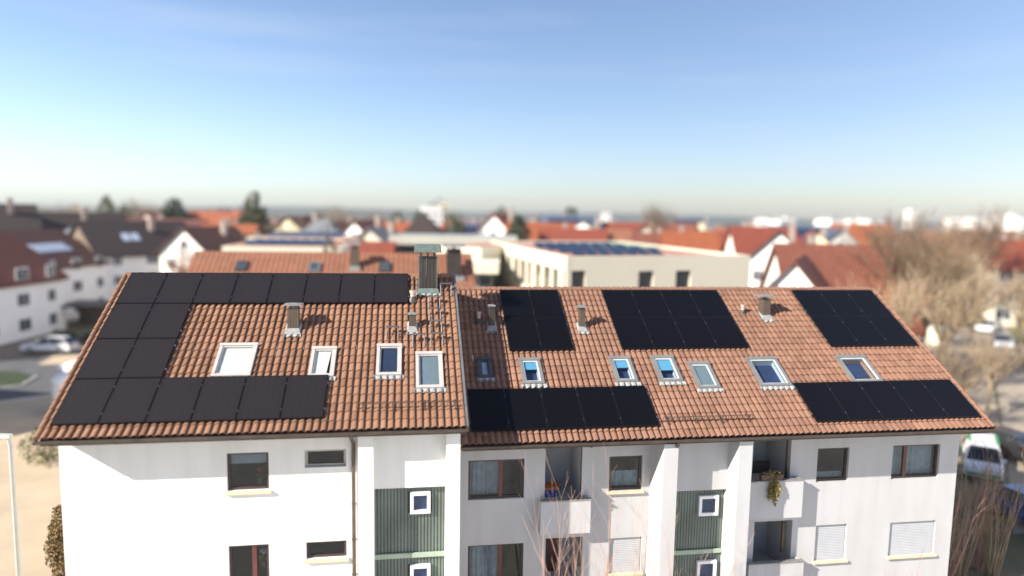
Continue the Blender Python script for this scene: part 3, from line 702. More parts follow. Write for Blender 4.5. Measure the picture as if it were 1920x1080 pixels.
downpipe(blockR, 0, [(xd, Y + .1, RR.z0 - .3), (xd, Y + .2, RR.z0 - .5), (xd, Y + .2, 3)], .06)

# ---------------------------------------------------------------- foliage tools
def leafy(mb, c, rx, ry, rz, n, size, rnd, shell=.55, cone=False):
    for _ in range(n):
        while True:
            p = Vector((rnd.uniform(-1, 1), rnd.uniform(-1, 1), rnd.uniform(-1, 1)))
            if cone:
                t = (p.z + 1) / 2; rr = (1 - t) ** .5
                if math.hypot(p.x, p.y) <= rr and math.hypot(p.x, p.y) >= rr * shell * rnd.random(): break
            elif shell * rnd.random() < p.length <= 1: break
        q = Vector((c[0] + p.x * rx, c[1] + p.y * ry, c[2] + p.z * rz))
        q += Vector(noise.noise_vector(q * (1.3 / max(rx, .6)))) * rx * .35
        a = Vector((rnd.uniform(-1, 1), rnd.uniform(-1, 1), rnd.uniform(-.6, .6))).normalized(); b = a.orthogonal().normalized(); b.rotate(Matrix.Rotation(rnd.uniform(0, 6.3), 3, a)); s = size * rnd.uniform(.5, 1.3)
        d = a.cross(b)
        mb.add([q - b * s * .5, q + d * s * .35, q + b * s * .6, q - d * s * .35], [(0, 1, 2, 3)])
M_bark = mat('beige_bark', (.26, .205, .14), .9, var=.25, scale=2)
M_barkd = mat('brown_bark', (.15, .10, .07), .9, var=.25, scale=2)
M_twig = mat('pale_twigs', (.30, .225, .145), .9, var=.2, scale=1)
M_twigr = mat('rusty_twigs', (.34, .19, .11), .9, var=.2, scale=1)
M_twigp = mat('reddish_twigs', (.36, .22, .17), .9, var=.2, scale=1)
M_ever = mat('dark_needles', (.030, .045, .022), .8, var=.45, scale=1.3)
M_everb = mat('olive_needles', (.085, .085, .035), .8, var=.4, scale=1.3)
M_olive = mat('olive_leaves', (.10, .11, .03), .8, var=.4, scale=2)
M_rust = mat('autumn_leaves', (.17, .11, .04), .8, var=.35, scale=2)
def bare_mesh(seed, H=9., spread=.55, levels=5, trunk=.2, upright=.25, n0=4):
    rnd = random.Random(seed); trunk_mb, crown = MB(), MB()
    def grow(p, d, L, r, lv):
        n = 3 if lv < 2 else 2; q = p
        for i in range(n):
            d2 = (d + Vector((rnd.gauss(0, .10), rnd.gauss(0, .10), rnd.gauss(.03, .05)))).normalized(); q2 = q + d2 * (L / n)
            (trunk_mb if lv < 2 else crown).tube(q, q2, r * (1 - .32 * i / n), r * (1 - .32 * (i + 1) / n), 7 if lv == 0 else (5 if lv < 2 else 3), caps=False)
            if lv < levels and (lv > 0 or i == n - 1):
                for _ in range(rnd.choice((1, 2)) if lv > 0 else n0):
                    ax = Vector((rnd.uniform(-1, 1), rnd.uniform(-1, 1), 0)).normalized(); nd = (d2 + ax * rnd.uniform(spread * .6, spread * 1.4) + Vector((0, 0, upright * rnd.random()))).normalized()
                    grow(q2, nd, L * rnd.uniform(.55, .8), r * rnd.uniform(.42, .6), lv + 1)
            q = q2; d = d2
        if lv < levels: grow(q, d, L * .72, r * .62, lv + 1)
    grow(Vector((0, 0, 0)), Vector((0, 0, 1)), H * .30, trunk, 0)
    return trunk_mb, crown
def bare_tree(name, loc, seed, label, H=9, bark=M_bark, twig=M_twig, group=None, cat='tree', rz=0, **k):
    t, c = bare_mesh(seed, H, **k); o = empty(name, loc, rz, label=label, cat=cat, group=group); t.build('trunk', bark, o, recalc=False); c.build('crown', twig, o, recalc=False); return o
def ever(loc, H, r, label, m=M_ever, seed=1, cone=True, n=2600, name='evergreen_tree', size=.4, group=None):
    rnd = random.Random(seed); o = empty(name, loc, label=label, cat='tree', group=group)
    t = MB(); t.tube((0, 0, 0), (0, 0, H * .8), .22, .05, 8); t.build('trunk', M_barkd, o)
    c = MB(); leafy(c, (0, 0, H * .55), r, r, H * .45, n, size, rnd, cone=cone); c.build('crown', m, o, recalc=False); return o
def shrub(loc, r, h, label, m, seed=2, n=1400, size=.10, name='shrub'):
    rnd = random.Random(seed); o = empty(name, loc, label=label, cat='shrub'); c = MB(); leafy(c, (0, 0, h * .5), r, r, h * .5, n, size, rnd); c.build('foliage', m, o, recalc=False)
    s = MB()
    for i in range(9):
        a = i * .7; s.tube((0, 0, 0), (math.cos(a) * r * .6, math.sin(a) * r * .6, h * .8), .02, .008, 5)
    s.build('stems', M_barkd, o); return o
def sapling(loc, H, seed, label, m=M_twigp, n=14, group=None, spread=.12, r=.035):
    rnd = random.Random(seed); o = empty('bare_shrub', loc, label=label, cat='shrub', group=group)
    st, tw = MB(), MB()
    for i in range(n):
        a = rnd.uniform(0, 6.28); p = Vector((math.cos(a) * rnd.uniform(0, .25), math.sin(a) * rnd.uniform(0, .25), 0)); d = Vector((math.cos(a) * rnd.uniform(0, spread), math.sin(a) * rnd.uniform(0, spread), 1)).normalized(); L = H * rnd.uniform(.6, 1.0); k = 7
        for j in range(k):
            d = (d + Vector((rnd.gauss(0, .05), rnd.gauss(0, .05), .02))).normalized(); q = p + d * L / k; r0 = r * (1 - j / k) + .004; st.tube(p, q, r0, r * (1 - (j + 1) / k) + .004, 4, caps=False)
            if j > 1:
                for _ in range(2):
                    e = (d + Vector((rnd.uniform(-.6, .6), rnd.uniform(-.6, .6), .1))).normalized(); l2 = L / k * rnd.uniform(.6, 1.5); tw.tube(q, q + e * l2, r0 * .4, .003, 3, caps=False)
                    e2 = (e + Vector((rnd.uniform(-.5, .5), rnd.uniform(-.5, .5), .2))).normalized(); tw.tube(q + e * l2 * .6, q + e * l2 * .6 + e2 * l2 * .6, r0 * .25, .003, 3, caps=False)
            p = q
    st.build('stems', m, o, recalc=False); tw.build('twigs', m, o, recalc=False); return o

# small things at the windows and balconies
def pot_flower(loc, m, label, s=1.):
    o = empty('potted_flower', loc, label=label, cat='flower'); p = MB(); p.tube((0, 0, 0), (0, 0, .13 * s), .05 * s, .07 * s, 12); p.build('pot', M_barkd, o)
    l = MB(); leafy(l, (0, 0, .22 * s), .12 * s, .09 * s, .10 * s, 90, .06, random.Random(4)); l.build('leaves', M_olive, o, recalc=False)
    f = MB(); leafy(f, (0, 0, .36 * s), .07 * s, .06 * s, .07 * s, 60, .05, random.Random(9)); f.build('blossom', m, o, recalc=False)
r = wl[0][0]; pot_flower((r[0] + (r[2] - r[0]) * .72, YL + .24, r[1] + .08), mat('red_petals', (.55, .07, .04), .8), 'red flower in a pot behind the half shaded window', 1.1)
r = wl[2][0]; pot_flower((r[0] + (r[2] - r[0]) * .8, YL + .26, r[3] - .75), mat('white_petals', (.8, .78, .8), .8), 'white orchid behind the lower square window', 1.2)
tp = empty('trailing_plant', (at(1450, 905, Y - .40).x, Y - .36, B2[3]), label='yellow green plant trailing over the balcony parapet', cat='plant')
pt = MB(); pt.box(-.35, .02, .036, .35, .2, .22, taper=-.02); pt.build('planter', M_barkd, tp)
tl = MB(); rn = random.Random(3)
leafy(tl, (0, .05, .25), .34, .14, .11, 170, .09, rn)
for cx, dl in ((-.10, .5), (.05, .68), (.12, .4)): leafy(tl, (cx, -.10, -dl / 2), .10, .07, dl / 2 + .1, 170, .08, rn)
tl.build('leaves', mat('yellow_leaves', (.22, .18, .055), .8, var=.4, scale=8), tp, recalc=False)
bx = empty('balcony_bench', (at(1430, 890, Y + .5).x, Y + .6, B2[3] - .95), label='dark covered bench on the upper right balcony', cat='bench')
q = MB(); q.box(-.4, -.25, .42, .4, .3, .50); q.box(-.4, .22, .5, .4, .30, 1.15); q.build('seat', M_winf, bx)
for sx in (-.36, .32):
    for sy in (-.22, .2): q = MB(); q.box(sx, sy, 0, sx + .05, sy + .05, .42); q.build('leg', M_winf, bx)
bb = empty('clothes_box', (at(1030, 915, Y + .6).x, Y + .6, logg[0][1] - .95), label='blue crate with an orange lid on the left balcony', cat='box')
q = MB(); q.box(-.22, -.2, 0, .24, .2, 1.2, taper=.02); q.build('crate', mat('blue_plastic', (.04, .09, .28), .5), bb); q = MB(); q.box(-.25, -.23, 1.2, .27, .23, 1.28); q.build('lid', mat('orange_plastic', (.45, .14, .04), .5), bb)

# ---------------------------------------------------------------- far houses
RM = {}
def roofm(key, col):
    if key not in RM: RM[key] = farroof_mat('roof_' + key, col)
    return RM[key]
RC = {'orange': (.30, .080, .026), 'red': (.235, .050, .024), 'redbrown': (.20, .062, .034), 'dark': (.045, .030, .025), 'brown': (.105, .040, .027), 'blue': (.10, .14, .21), 'salmon': (.28, .112, .060), 'grey': (.17, .18, .19), 'maroon': (.13, .040, .028)}
RC = {k: tuple(c * .82 for c in v) for k, v in RC.items()}
WC = {'white': (.86, .845, .80), 'cream': (.70, .64, .44), 'grey': (.46, .46, .45), 'beige': (.60, .54, .42), 'wood': (.20, .15, .11)}
def wm(k): return mat('wall_' + k, WC[k], .9, var=.05, scale=.4)
M_dwin = mat('far_window_glass', (.05, .06, .07), .15, var=.3)
M_pvfar = mat('far_solar_panel', (.018, .027, .055), .25, var=.2, scale=1)
def house(loc, rz, Wd, Ln, he, hr, wc, rc, label, group=None, name='house', cat='house', windows=True, sky=0, chim=True, over=.5, dormer=None, pv=False, gable=None, winsides=(0, 1, 2, 3), floors=None, balcony=False):
    """ridge along local y; eaves at local x = +-Wd/2"""
    o = empty(name, loc, rz, label=label, cat=cat, group=group)
    w, l = Wd / 2, Ln / 2; b = MB(); b.prism([(-w, -.5), (-w, he), (0, hr - .12), (w, he), (w, -.5)], 'y', -l, l); b.build('wall', wm(wc), o)
    sl = (hr - he) / w; ro = over; rf = MB()
    for s in (-1, 1):
        vs = [Vector((0, y, hr + dz)) for y in (-l - ro, l + ro) for dz in (0, .0)]
        A = [(0, -l - ro, hr), (0, l + ro, hr), (s * (w + ro), l + ro, he - ro * sl), (s * (w + ro), -l - ro, he - ro * sl)]
        Bt = [(x, y, z - .18) for x, y, z in A]; rf.add(A + Bt, [(0, 1, 2, 3), (7, 6, 5, 4), (0, 3, 7, 4), (3, 2, 6, 7), (2, 1, 5, 6)])
    r = rf.build('roof', roofm(rc, RC[rc]), o)
    if gable:
        for y, s in ((-l, -1), (l, 1)):
            g = MB(); zz = he - .2; g.prism([(-w, zz), (-w, he), (0, hr - .3), (w, he), (w, zz)], 'y', y + s * .01, y + s * .06); g.build('gable_cladding', wm(gable), o)
    if chim:
        c = MB(); c.box(w * .25, l * .2, hr - sl * w * .25 - .4, w * .25 + .7, l * .2 + .6, hr + .7); c.box(w * .25 - .08, l * .2 - .08, hr + .7, w * .25 + .78, l * .2 + .68, hr + .82); c.build('chimney', mat('chimney_render', (.33, .27, .23), .9), r)
    nf = floors or max(1, int(he / 2.6))
    if windows:
        def win(face, s, z, ww=1.1, hh=1.2):
            f = MB(); p = MB(); t = .05
            if face < 2:
                X = -w if face == 0 else w; d = -1 if face == 0 else 1; xa, xb = sorted((X + d * .004, X + d * t)); f.box(xa, s - ww / 2 - .09, z - .09, xb, s + ww / 2 + .09, z + hh + .09); xa, xb = sorted((X + d * .05, X + d * .065)); p.box(xa, s - ww / 2, z, xb, s - .04, z + hh); p.box(xa, s + .04, z, xb, s + ww / 2, z + hh)
            else:
                Y_ = -l if face == 2 else l; d = -1 if face == 2 else 1; ya, yb = sorted((Y_ + d * .064, Y_ + d * .10)); f.box(s - ww / 2 - .09, ya, z - .09, s + ww / 2 + .09, yb, z + hh + .09); ya, yb = sorted((Y_ + d * .10, Y_ + d * .115)); p.box(s - ww / 2, ya, z, s - .04, yb, z + hh); p.box(s + .04, ya, z, s + ww / 2, yb, z + hh)
            fo = f.build('window', M_pvcw, o); p.build('pane', M_dwin, fo)
        for fl in range(nf):
            z = .9 + fl * 2.65
            for face in winsides:
                Lx = Ln if face < 2 else Wd; n = max(1, int(Lx / 3.6))
                for i in range(n):
                    win(face, -Lx / 2 + Lx * (i + .5) / n, z, 1.6 if i % 2 else 1.1)
        if hr - he > 3:
            for face in (2,):
                if face in winsides: win(face, 0, he + .4, 1.0, 1.0)
    for i in range(sky):
        s = 1 if rz >= -9 else -1
        for sd in ((1,) if sky < 9 else (1, -1)):
            q = MB(); yy = -l * .4 + i * 1.25; xa_, xb_ = w * .42, w * .64
            n_ = Vector((sl, 0, 1)).normalized() * .08
            A = [Vector((xa_, yy, hr - sl * xa_)) + n_, Vector((xb_, yy, hr - sl * xb_)) + n_, Vector((xb_, yy + .95, hr - sl * xb_)) + n_, Vector((xa_, yy + .95, hr - sl * xa_)) + n_]
            q.add(A + [a - n_ for a in A], [(0, 1, 2, 3), (0, 4, 5, 1), (1, 5, 6, 2), (2, 6, 7, 3), (3, 7, 4, 0)]); q.build('skylight', mat('skylight_far', (.45, .52, .62), .12, var=.1), r)
    if pv:
        for s in (-1, 1):
            q = MB(); n_ = Vector((s * sl, 0, 1)).normalized() * .10; xa_, xb_ = s * w * .15, s * w * .85
            A = [Vector((xa_, -l * .8, hr - sl * abs(xa_))) + n_, Vector((xb_, -l * .8, hr - sl * abs(xb_))) + n_, Vector((xb_, l * .8, hr - sl * abs(xb_))) + n_, Vector((xa_, l * .8, hr - sl * abs(xa_))) + n_]
            q.add(A + [a - n_ * .5 for a in A], [(0, 1, 2, 3), (0, 4, 5, 1), (1, 5, 6, 2), (2, 6, 7, 3), (3, 7, 4, 0)]); q.build('solar_array', M_pvfar, r)
    if dormer is not None:
        d = MB(); y = dormer; dw = 1.5; zb = he + .3; zt_ = min(hr - .4, zb + 1.9); xo = w * .80
        d.prism([(y - dw, zb - .3), (y - dw, zt_ - .7), (y, zt_), (y + dw, zt_ - .7), (y + dw, zb - .3)], 'x', .2, xo); dd = d.build('dormer', wm('white'), o)
        e_ = MB(); e_.add([(0.1, y - dw - .2, zt_ - .75), (0.1, y, zt_ + .1), (xo + .25, y, zt_ + .1), (xo + .25, y - dw - .2, zt_ - .75)], [(0, 1, 2, 3)]); e_.add([(0.1, y + dw + .2, zt_ - .75), (0.1, y, zt_ + .1), (xo + .25, y, zt_ + .1), (xo + .25, y + dw + .2, zt_ - .75)], [(0, 1, 2, 3)]); e_.build('dormer_roof', roofm(rc, RC[rc]), dd)
        g_ = MB(); g_.box(xo, y - .5, zb, xo + .03, y + .5, zb + 1.0); g_.build('dormer_window', M_dwin, dd)
    return o
FH = Vector((FW.x, FW.y, 0)).normalized(); RH = Vector((FH.y, -FH.x, 0))
YAW = -math.atan2(FH.x, FH.y)     # rotation that turns local +y to the camera's forward
def pl(px, D):
    p = CAM + FH * D + RH * ((px - 960) / 1280 * D); return Vector((p.x, p.y, 0))
def hz(px): return 403 + .0171 * (px - 960)
def zat(px, py, D): return 13.8 - (py - hz(px)) * D / 1280
def hs(px, py_ridge, D, rot, Wd, Ln, rise, wc, rc, label, **k):
    if abs(rot) <= 25: rot -= 30
    if D > 90 and px > 460: Ln *= .8
    hr = max(3.5, zat(px, py_ridge, D)); p = pl(px, D); return house((p.x, p.y, 0), YAW + R(rot), Wd, Ln, max(2.6, hr - rise), hr, wc, rc, label, **k)

# terrace on the left (two houses whose eaves run away from the camera)
def terrace(px_e0, D0, D1, w, he, hr, rc, label, sky, shift=0):
    lat = (px_e0 - 960) / 1280 * D1
    c = CAM + FH * (D0 + D1) / 2 + RH * (lat - w / 2 + shift); c.z = 0
    return house((c.x, c.y, 0), YAW + R(-1.5), w, (D1 - D0), he, hr, 'white', rc, label, sky=sky, name='terraced_house', cat='house', winsides=(1, 2), chim=False, over=.45, floors=3)
terrace(112, 56, 77, 12.5, 6.2, 10.9, 'redbrown', 'white terraced house with a red brown roof above the parked white car', 5)
terrace(202, 77.6, 91, 14, 6.9, 10.9, 'brown', 'white terraced house with a dark brown roof and a row of bright skylights', 5, .0)
# chalet with wood clad gable
hs(250, 414, 98, -36, 10.5, 14, 4.2, 'white', 'dark', 'chalet style house with brown wood clad gable and dark roof', gable='wood', sky=2, cat='house', name='chalet')
hs(2, 382, 100, -48, 10.5, 8, 4.3, 'white', 'dark', 'white gabled house with a dark roof at the left edge behind the terrace')
hs(130, 398, 108, -45, 10, 15, 4.2, 'white', 'dark', 'wide white gable with a dark roof between the terrace and the chalet', dormer=0)
hs(160, 400, 130, 85, 10, 16, 4.0, 'white', 'maroon', 'long maroon roofed house with an orange dormer behind the wide white gable')
hs(310, 410, 118, 85, 10, 14, 4.5, 'grey', 'maroon', 'grey house with a long maroon roof just behind the chalet')
hs(322, 398, 135, 5, 11, 11, 4.5, 'white', 'red', 'pale gable with a red roof edge right of the chalet')
hs(392, 424, 92, 12, 8, 9, 3.2, 'white', 'brown', 'small white gabled house behind bare trees left of the pine')
hs(432, 420, 100, 80, 7, 8, 3.2, 'beige', 'orange', 'narrow beige house with an orange roof left of the pine')
hs(405, 396, 150, 70, 10, 14, 4, 'white', 'orange', 'white house with an orange roof top above the bare bushes')
hs(425, 392, 175, 10, 11, 11, 4, 'white', 'grey', 'white gable with a grey roof left of the tall pine')
hs(568, 405, 135, 10, 12, 12, 4.5, 'cream', 'brown', 'pale yellow gabled house right of the tall pine')
hs(606, 412, 120, 30, 9, 12, 4, 'white', 'grey', 'white house with a grey roof behind the flat roofed school')
hs(640, 415, 130, -20, 9, 11, 4, 'beige', 'brown', 'beige house with a brown roof above the small spruce')
hs(688, 413, 118, 4, 9, 9, 3.6, 'white', 'maroon', 'bright white gabled house left of the black pyramid roof')
hs(678, 452, 80, 88, 5, 7, 2.0, 'white', 'red', 'low house with a red roof just behind the long salmon roof')
hs(752, 417, 120, 75, 9, 12, 4, 'white', 'orange', 'white house with a bright orange roof left of the black pyramid roof')
hs(712, 426, 98, 12, 7, 8, 2.6, 'beige', 'grey', 'low beige house with a grey roof left of the grey slab building')
hs(893, 418, 130, 70, 8, 12, 3.5, 'grey', 'blue', 'grey house with a bluish solar covered roof behind the slab', pv=True)
hs(866, 414, 150, 85, 8, 9, 3.5, 'white', 'red', 'small house with a red roof right of the cream tower')
hs(937, 400, 118, 12, 9, 10, 4.5, 'white', 'orange', 'steep white gable with an orange roof left of the dark cypress')
hs(1012, 417, 105, 83, 8, 12, 4.5, 'white', 'orange', 'house with an ochre orange roof right of the dark cypress')
hs(1067, 405, 150, 85, 11, 15, 4.5, 'grey', 'blue', 'grey house with a large blue solar roof under the round tree', pv=True)
hs(1098, 413, 140, 10, 13, 12, 4.0, 'white', 'grey', 'broad white gabled house behind the red roofs')
hs(1072, 428, 98, 85, 8, 11, 4, 'white', 'red', 'house with a plain red roof behind the modern cream building')
hs(1128, 430, 99, 85, 8, 9, 3.6, 'white', 'salmon', 'house with a salmon roof and a dark chimney behind the modern building')
hs(1160, 417, 150, 80, 9, 14, 4, 'white', 'red', 'row house with a bright red roof far behind the modern building')
hs(1205, 422, 150, 20, 9, 11, 3.5, 'beige', 'brown', 'beige house with a brown roof beside the bare round tree')
hs(1262, 418, 160, 60, 9, 12, 4, 'white', 'redbrown', 'white house with a red brown roof right of the bare round tree')
hs(1248, 437, 105, 80, 9, 11, 4, 'white', 'redbrown', 'house with a red brown roof behind the green roof of the modern building')
hs(1308, 413, 185, 15, 10, 10, 4, 'cream', 'maroon', 'cream gable standing above the orange roofs')
hs(1285, 410, 210, 85, 12, 16, 4, 'grey', 'blue', 'distant house with a bluish roof left of the cream gable', pv=True)
hs(1290, 434, 100, 82, 9, 9, 4.5, 'white', 'orange', 'house with an orange roof and blue skylight', sky=1)
hs(1338, 433, 104, 84, 9, 9, 4.2, 'white', 'red', 'house with a vivid red orange roof left of the cream gabled house')
hs(1375, 425, 120, 5, 8, 9, 4.0, 'cream', 'grey', 'slim cream gabled house between the red roofs')
hs(1425, 425, 95, 86, 11, 10, 5.0, 'white', 'red', 'large house with a plain red roof left of the white sloping gable')
hs(1458, 432, 88, 8, 9, 8, 4.4, 'white', 'dark', 'white gable with a grey verge between two red roofs')
hs(1493, 423, 140, 80, 9, 14, 3.5, 'white', 'blue', 'house with a blue solar roof behind the near red brown roof', pv=True)
hs(1522, 432, 110, 12, 9, 9, 4.0, 'cream', 'red', 'cream gable rising behind the near red brown roof')
hs(1568, 428, 120, 12, 8, 9, 3.6, 'grey', 'blue', 'bluish gable right of the cream gable', pv=True)
hs(1610, 420, 130, 70, 9, 12, 4.0, 'white', 'orange', 'white house with an orange roof left of the tall bare trees')
hs(1560, 458, 62, 84, 13, 9.5, 6.4, 'white', 'redbrown', 'large house with a red brown roof and a white arched dormer', chim=True, dormer=None, floors=2)
hs(1500, 482, 56, -28, 6.0, 9, 3.6, 'white', 'redbrown', 'white gable with brown eaves right of the modern cream building', chim=False)
hs(1852, 466, 122, 60, 9, 9, 3.0, 'white', 'redbrown', 'white house with a red brown roof seen through the trees on the right')
hs(1905, 450, 95, 70, 10, 12, 3.6, 'beige', 'red', 'beige house with a red roof at the right edge')
hs(1740, 448, 120, 80, 10, 14, 4, 'white', 'redbrown', 'white house with a red brown roof behind the tall bare trees')
hs(1690, 436, 150, 20, 10, 12, 4, 'white', 'brown', 'white house with a brown roof left of the tall bare trees')

# long salmon roof directly behind
def long_roof(px0, px1, pyr, D, Wd, rise, label, rc='salmon'):
    z = zat((px0 + px1) / 2, pyr, D); a, b = dp(px0, pyr, D), dp(px1, pyr, D); Ln = b.x - a.x
    p = (a + b) / 2
    return house((p.x, p.y, 0), math.pi / 2, Wd, Ln - .6, z - rise, z, 'white', rc, label, chim=False, over=.35, windows=False, name='apartment_building', cat='building'), a.x, b.x, p.y, z
hb, bx0, bx1, by, bz = long_roof(379, 886, 473, 45, 12.4, 3.8, 'apartment block behind with a long plain salmon tiled roof')
sl = 3.8 / 6.2
def onback(px, py):
    # point on the front slope of the salmon roof
    n = Vector((0, -sl, 1)).normalized(); P0 = Vector((0, by, bz)); d = ray(px, py); t = (P0 - CAM).dot(n) / d.dot(n); return CAM + d * t
for px, py, w, h, m, nm in ((665, 503, .5, 1.35, M_clad, 'vent_chimney'), (851, 522, .95, 1.9, M_cladd, 'chimney')):
    p = onback(px, py); b = MB(); b.box(p.x - w / 2, p.y, p.z - .3, p.x + w / 2, p.y + w * .8, p.z + h); o = b.build(nm, m, hb); 
    # hb is rotated: bring world points into its space
    inv = Matrix.Translation(hb.location) @ Matrix.Rotation(math.pi / 2, 4, 'Z'); o.data.transform(inv.inverted())
    c = MB(); c.box(p.x - w * .75, p.y - w * .3, p.z + h + .12, p.x + w * .75, p.y + w * 1.1, p.z + h + .3); c.box(p.x - .08, p.y + .1, p.z + h, p.x + .08, p.y + .3, p.z + h + .12); c2 = c.build('cap', M_leadd, o); c2.data.transform(inv.inverted())
    c = MB(); c.box(p.x - w * .7, p.y - .25, p.z - .15, p.x + w * .7, p.y, p.z + .14); c2 = c.build('flashing', M_lead, o); c2.data.transform(inv.inverted())
for px, py, m in ((453, 500, M_framed), (590, 502, M_frameg), (722, 502, M_framed)):
    p = onback(px, py); q = Vector((1, 0, 0)); v = Vector((0, 1, sl)).normalized(); n = Vector((0, -sl, 1)).normalized(); b = MB()
    A = [p + q * a + v * c + n * h for h in (0, .12) for a, c in ((-.35, -.5), (.35, -.5), (.35, .5), (-.35, .5))]
    b.add(A, [(0, 3, 2, 1), (4, 5, 6, 7), (0, 1, 5, 4), (1, 2, 6, 5), (2, 3, 7, 6), (3, 0, 4, 7)]); o = b.build('skylight', m, hb); o.data.transform(inv.inverted())
    b = MB(); A = [p + q * a + v * c + n * .125 for a, c in ((-.25, -.38), (.25, -.38), (.25, .38), (-.25, .38))]; b.add(A, [(0, 1, 2, 3)]); o2 = b.build('pane', M_dwin, o); o2.data.transform(inv.inverted())

# ---------------------------------------------------------------- modern flat roofed buildings
M_modern = mat('cream_render', (.66, .61, .48), .85, var=.03, scale=.3)
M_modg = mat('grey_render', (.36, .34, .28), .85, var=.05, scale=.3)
M_slab = mat('concrete_slab', (.44, .42, .35), .85, var=.08, scale=.5)
M_grav = mat('red_gravel', (.40, .20, .15), .95, var=.3, scale=2, bump=.5, bscale=20)
M_sed = mat('sedum_roof', (.22, .33, .20), .95, var=.4, scale=.6)
M_grey = mat('grey_roofing', (.30, .32, .32), .9, var=.15)
ck = CAM + FH * 0
c0 = dp(1063, 481, 45); c1 = dp(1408, 478, 50.5); c2 = dp(921, 452, 70)     # near corner, right corner, far-left corner of the parapet top
zt = (c0.z + c1.z + c2.z) / 3
mo = empty('modern_building', (c0.x, c0.y, 0), label='modern cream flat roofed building with solar panels and a row of tall openings', cat='building')
def P2(a): return Vector((a.x, a.y))
A0, A1_, A2_ = P2(c0), P2(c1), P2(c2); e1 = (A1_ - A0); e2 = (A2_ - A0); L1, L2 = e1.length, e2.length; e1.normalize(); e2.normalize()
A3_ = A1_ + e2 * L2
def T(s, t, z, out1=0, out2=0):
    p = A0 + e1 * s + e2 * t; return (p.x, p.y, z)
def tbox(mb, s0, s1, t0, t1, z0, z1):
    vs = [T(s, t, z) for z in (z0, z1) for s, t in ((s0, t0), (s1, t0), (s1, t1), (s0, t1))]; return mb.add(vs, [(0, 3, 2, 1), (4, 5, 6, 7), (0, 1, 5, 4), (1, 2, 6, 5), (2, 3, 7, 6), (3, 0, 4, 7)])
# front wall with openings
s_of = lambda px: ((at_line(px)) )
def along(px, t=0):
    """distance along the front wall where image column px crosses it"""
    d = ray(px, 500); d2 = Vector((d.x, d.y)); n = Vector((-d2.y, d2.x)); return -(A0 - Vector((CAM.x, CAM.y))).dot(n) / e1.dot(n)
f = MB(); ops = [(along(1072), along(1098)), (along(1198), along(1226)), (along(1268), along(1296))]; zw0, zw1 = zt - 3.0, zt - 1.05
segs = [0.0] + [v for o_ in ops for v in o_] + [L1]
for a, b in zip(segs[::2], segs[1::2]): tbox(f, a, b, 0, .3, 0, zt)
for a, b in ops: tbox(f, a, b, 0, .3, zw1 if a > ops[0][0] + .1 else zt - .95, zt); tbox(f, a, b, 0, .3, 0, zw0)
tbox(f, L1 - .3, L1, .3, L2, 0, zt); tbox(f, 0, L1 - .3, L2 - .3, L2, 0, zt)
f.build('wall', M_modern, mo, world=True)
for a, b in ops:
    g = MB(); tbox(g, a, b, .30, .36, zw0, zt - .95); w_ = g.build('window', M_winf, mo, world=True); g = MB(); tbox(g, a + .08, b - .08, .27, .30, zw0 + .08, zt - 1.03); g.build('pane', M_dwin, w_, world=True)
# left face: parapet band, columns, lower band, dark recess
f = MB(); tbox(f, -.02, .3, -.01, L2, zt - 1.0, zt + .01); f.build('roof_band', M_modern, mo, world=True)
f = MB(); tbox(f, -.05, .3, .5, L2, zt - 3.7, zt - 3.0); f.build('floor_band', M_modern, mo, world=True)
nC = 11
for i in range(nC):
    t = .8 + (L2 - 1.5) * (i / (nC - 1)); f = MB(); tbox(f, .0, .3, t, t + (.75 if i % 3 else 1.1), zt - 3.0, zt - 1.0); f.build('column', M_modern, mo, world=True)
    f = MB(); tbox(f, .0, .3, t, t + 1.2, zt - 6.5, zt - 3.7); f.build('column', M_modern, mo, world=True)
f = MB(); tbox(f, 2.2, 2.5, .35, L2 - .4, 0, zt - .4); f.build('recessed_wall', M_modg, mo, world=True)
f = MB(); tbox(f, .3, 2.2, .4, L2 - .4, zt - 3.35, zt - 3.2); f.build('balcony_floor', M_slab, mo, world=True)
f = MB(); tbox(f, .3, L1 - .3, .3, L2 - .3, zt - .30, zt - .22); f.build('gravel_roof', M_grav, mo, world=True)
f = MB(); tbox(f, L1 * .55, L1 - .5, L2 * .55, L2 - .6, zt - .215, zt - .12); f.build('green_roof', M_sed, mo, world=True)
for i in range(7):
    for j in range(4):
        s0 = L1 * .13 + i * L1 * .075; t0 = 4.2 + j * 3.4
        f = MB(); 
        vs = [T(s0, t0, zt - .15), T(s0 + .95, t0, zt - .15), T(s0 + .95, t0 + 1.6, zt + .28), T(s0, t0 + 1.6, zt + .28)]
        f.add(vs + [(x, y, z - .05) for x, y, z in vs], [(0, 1, 2, 3), (7, 6, 5, 4), (0, 4, 5, 1), (1, 5, 6, 2), (2, 6, 7, 3), (3, 7, 4, 0)]); f.build('solar_panel', M_pvfar, mo, world=True)
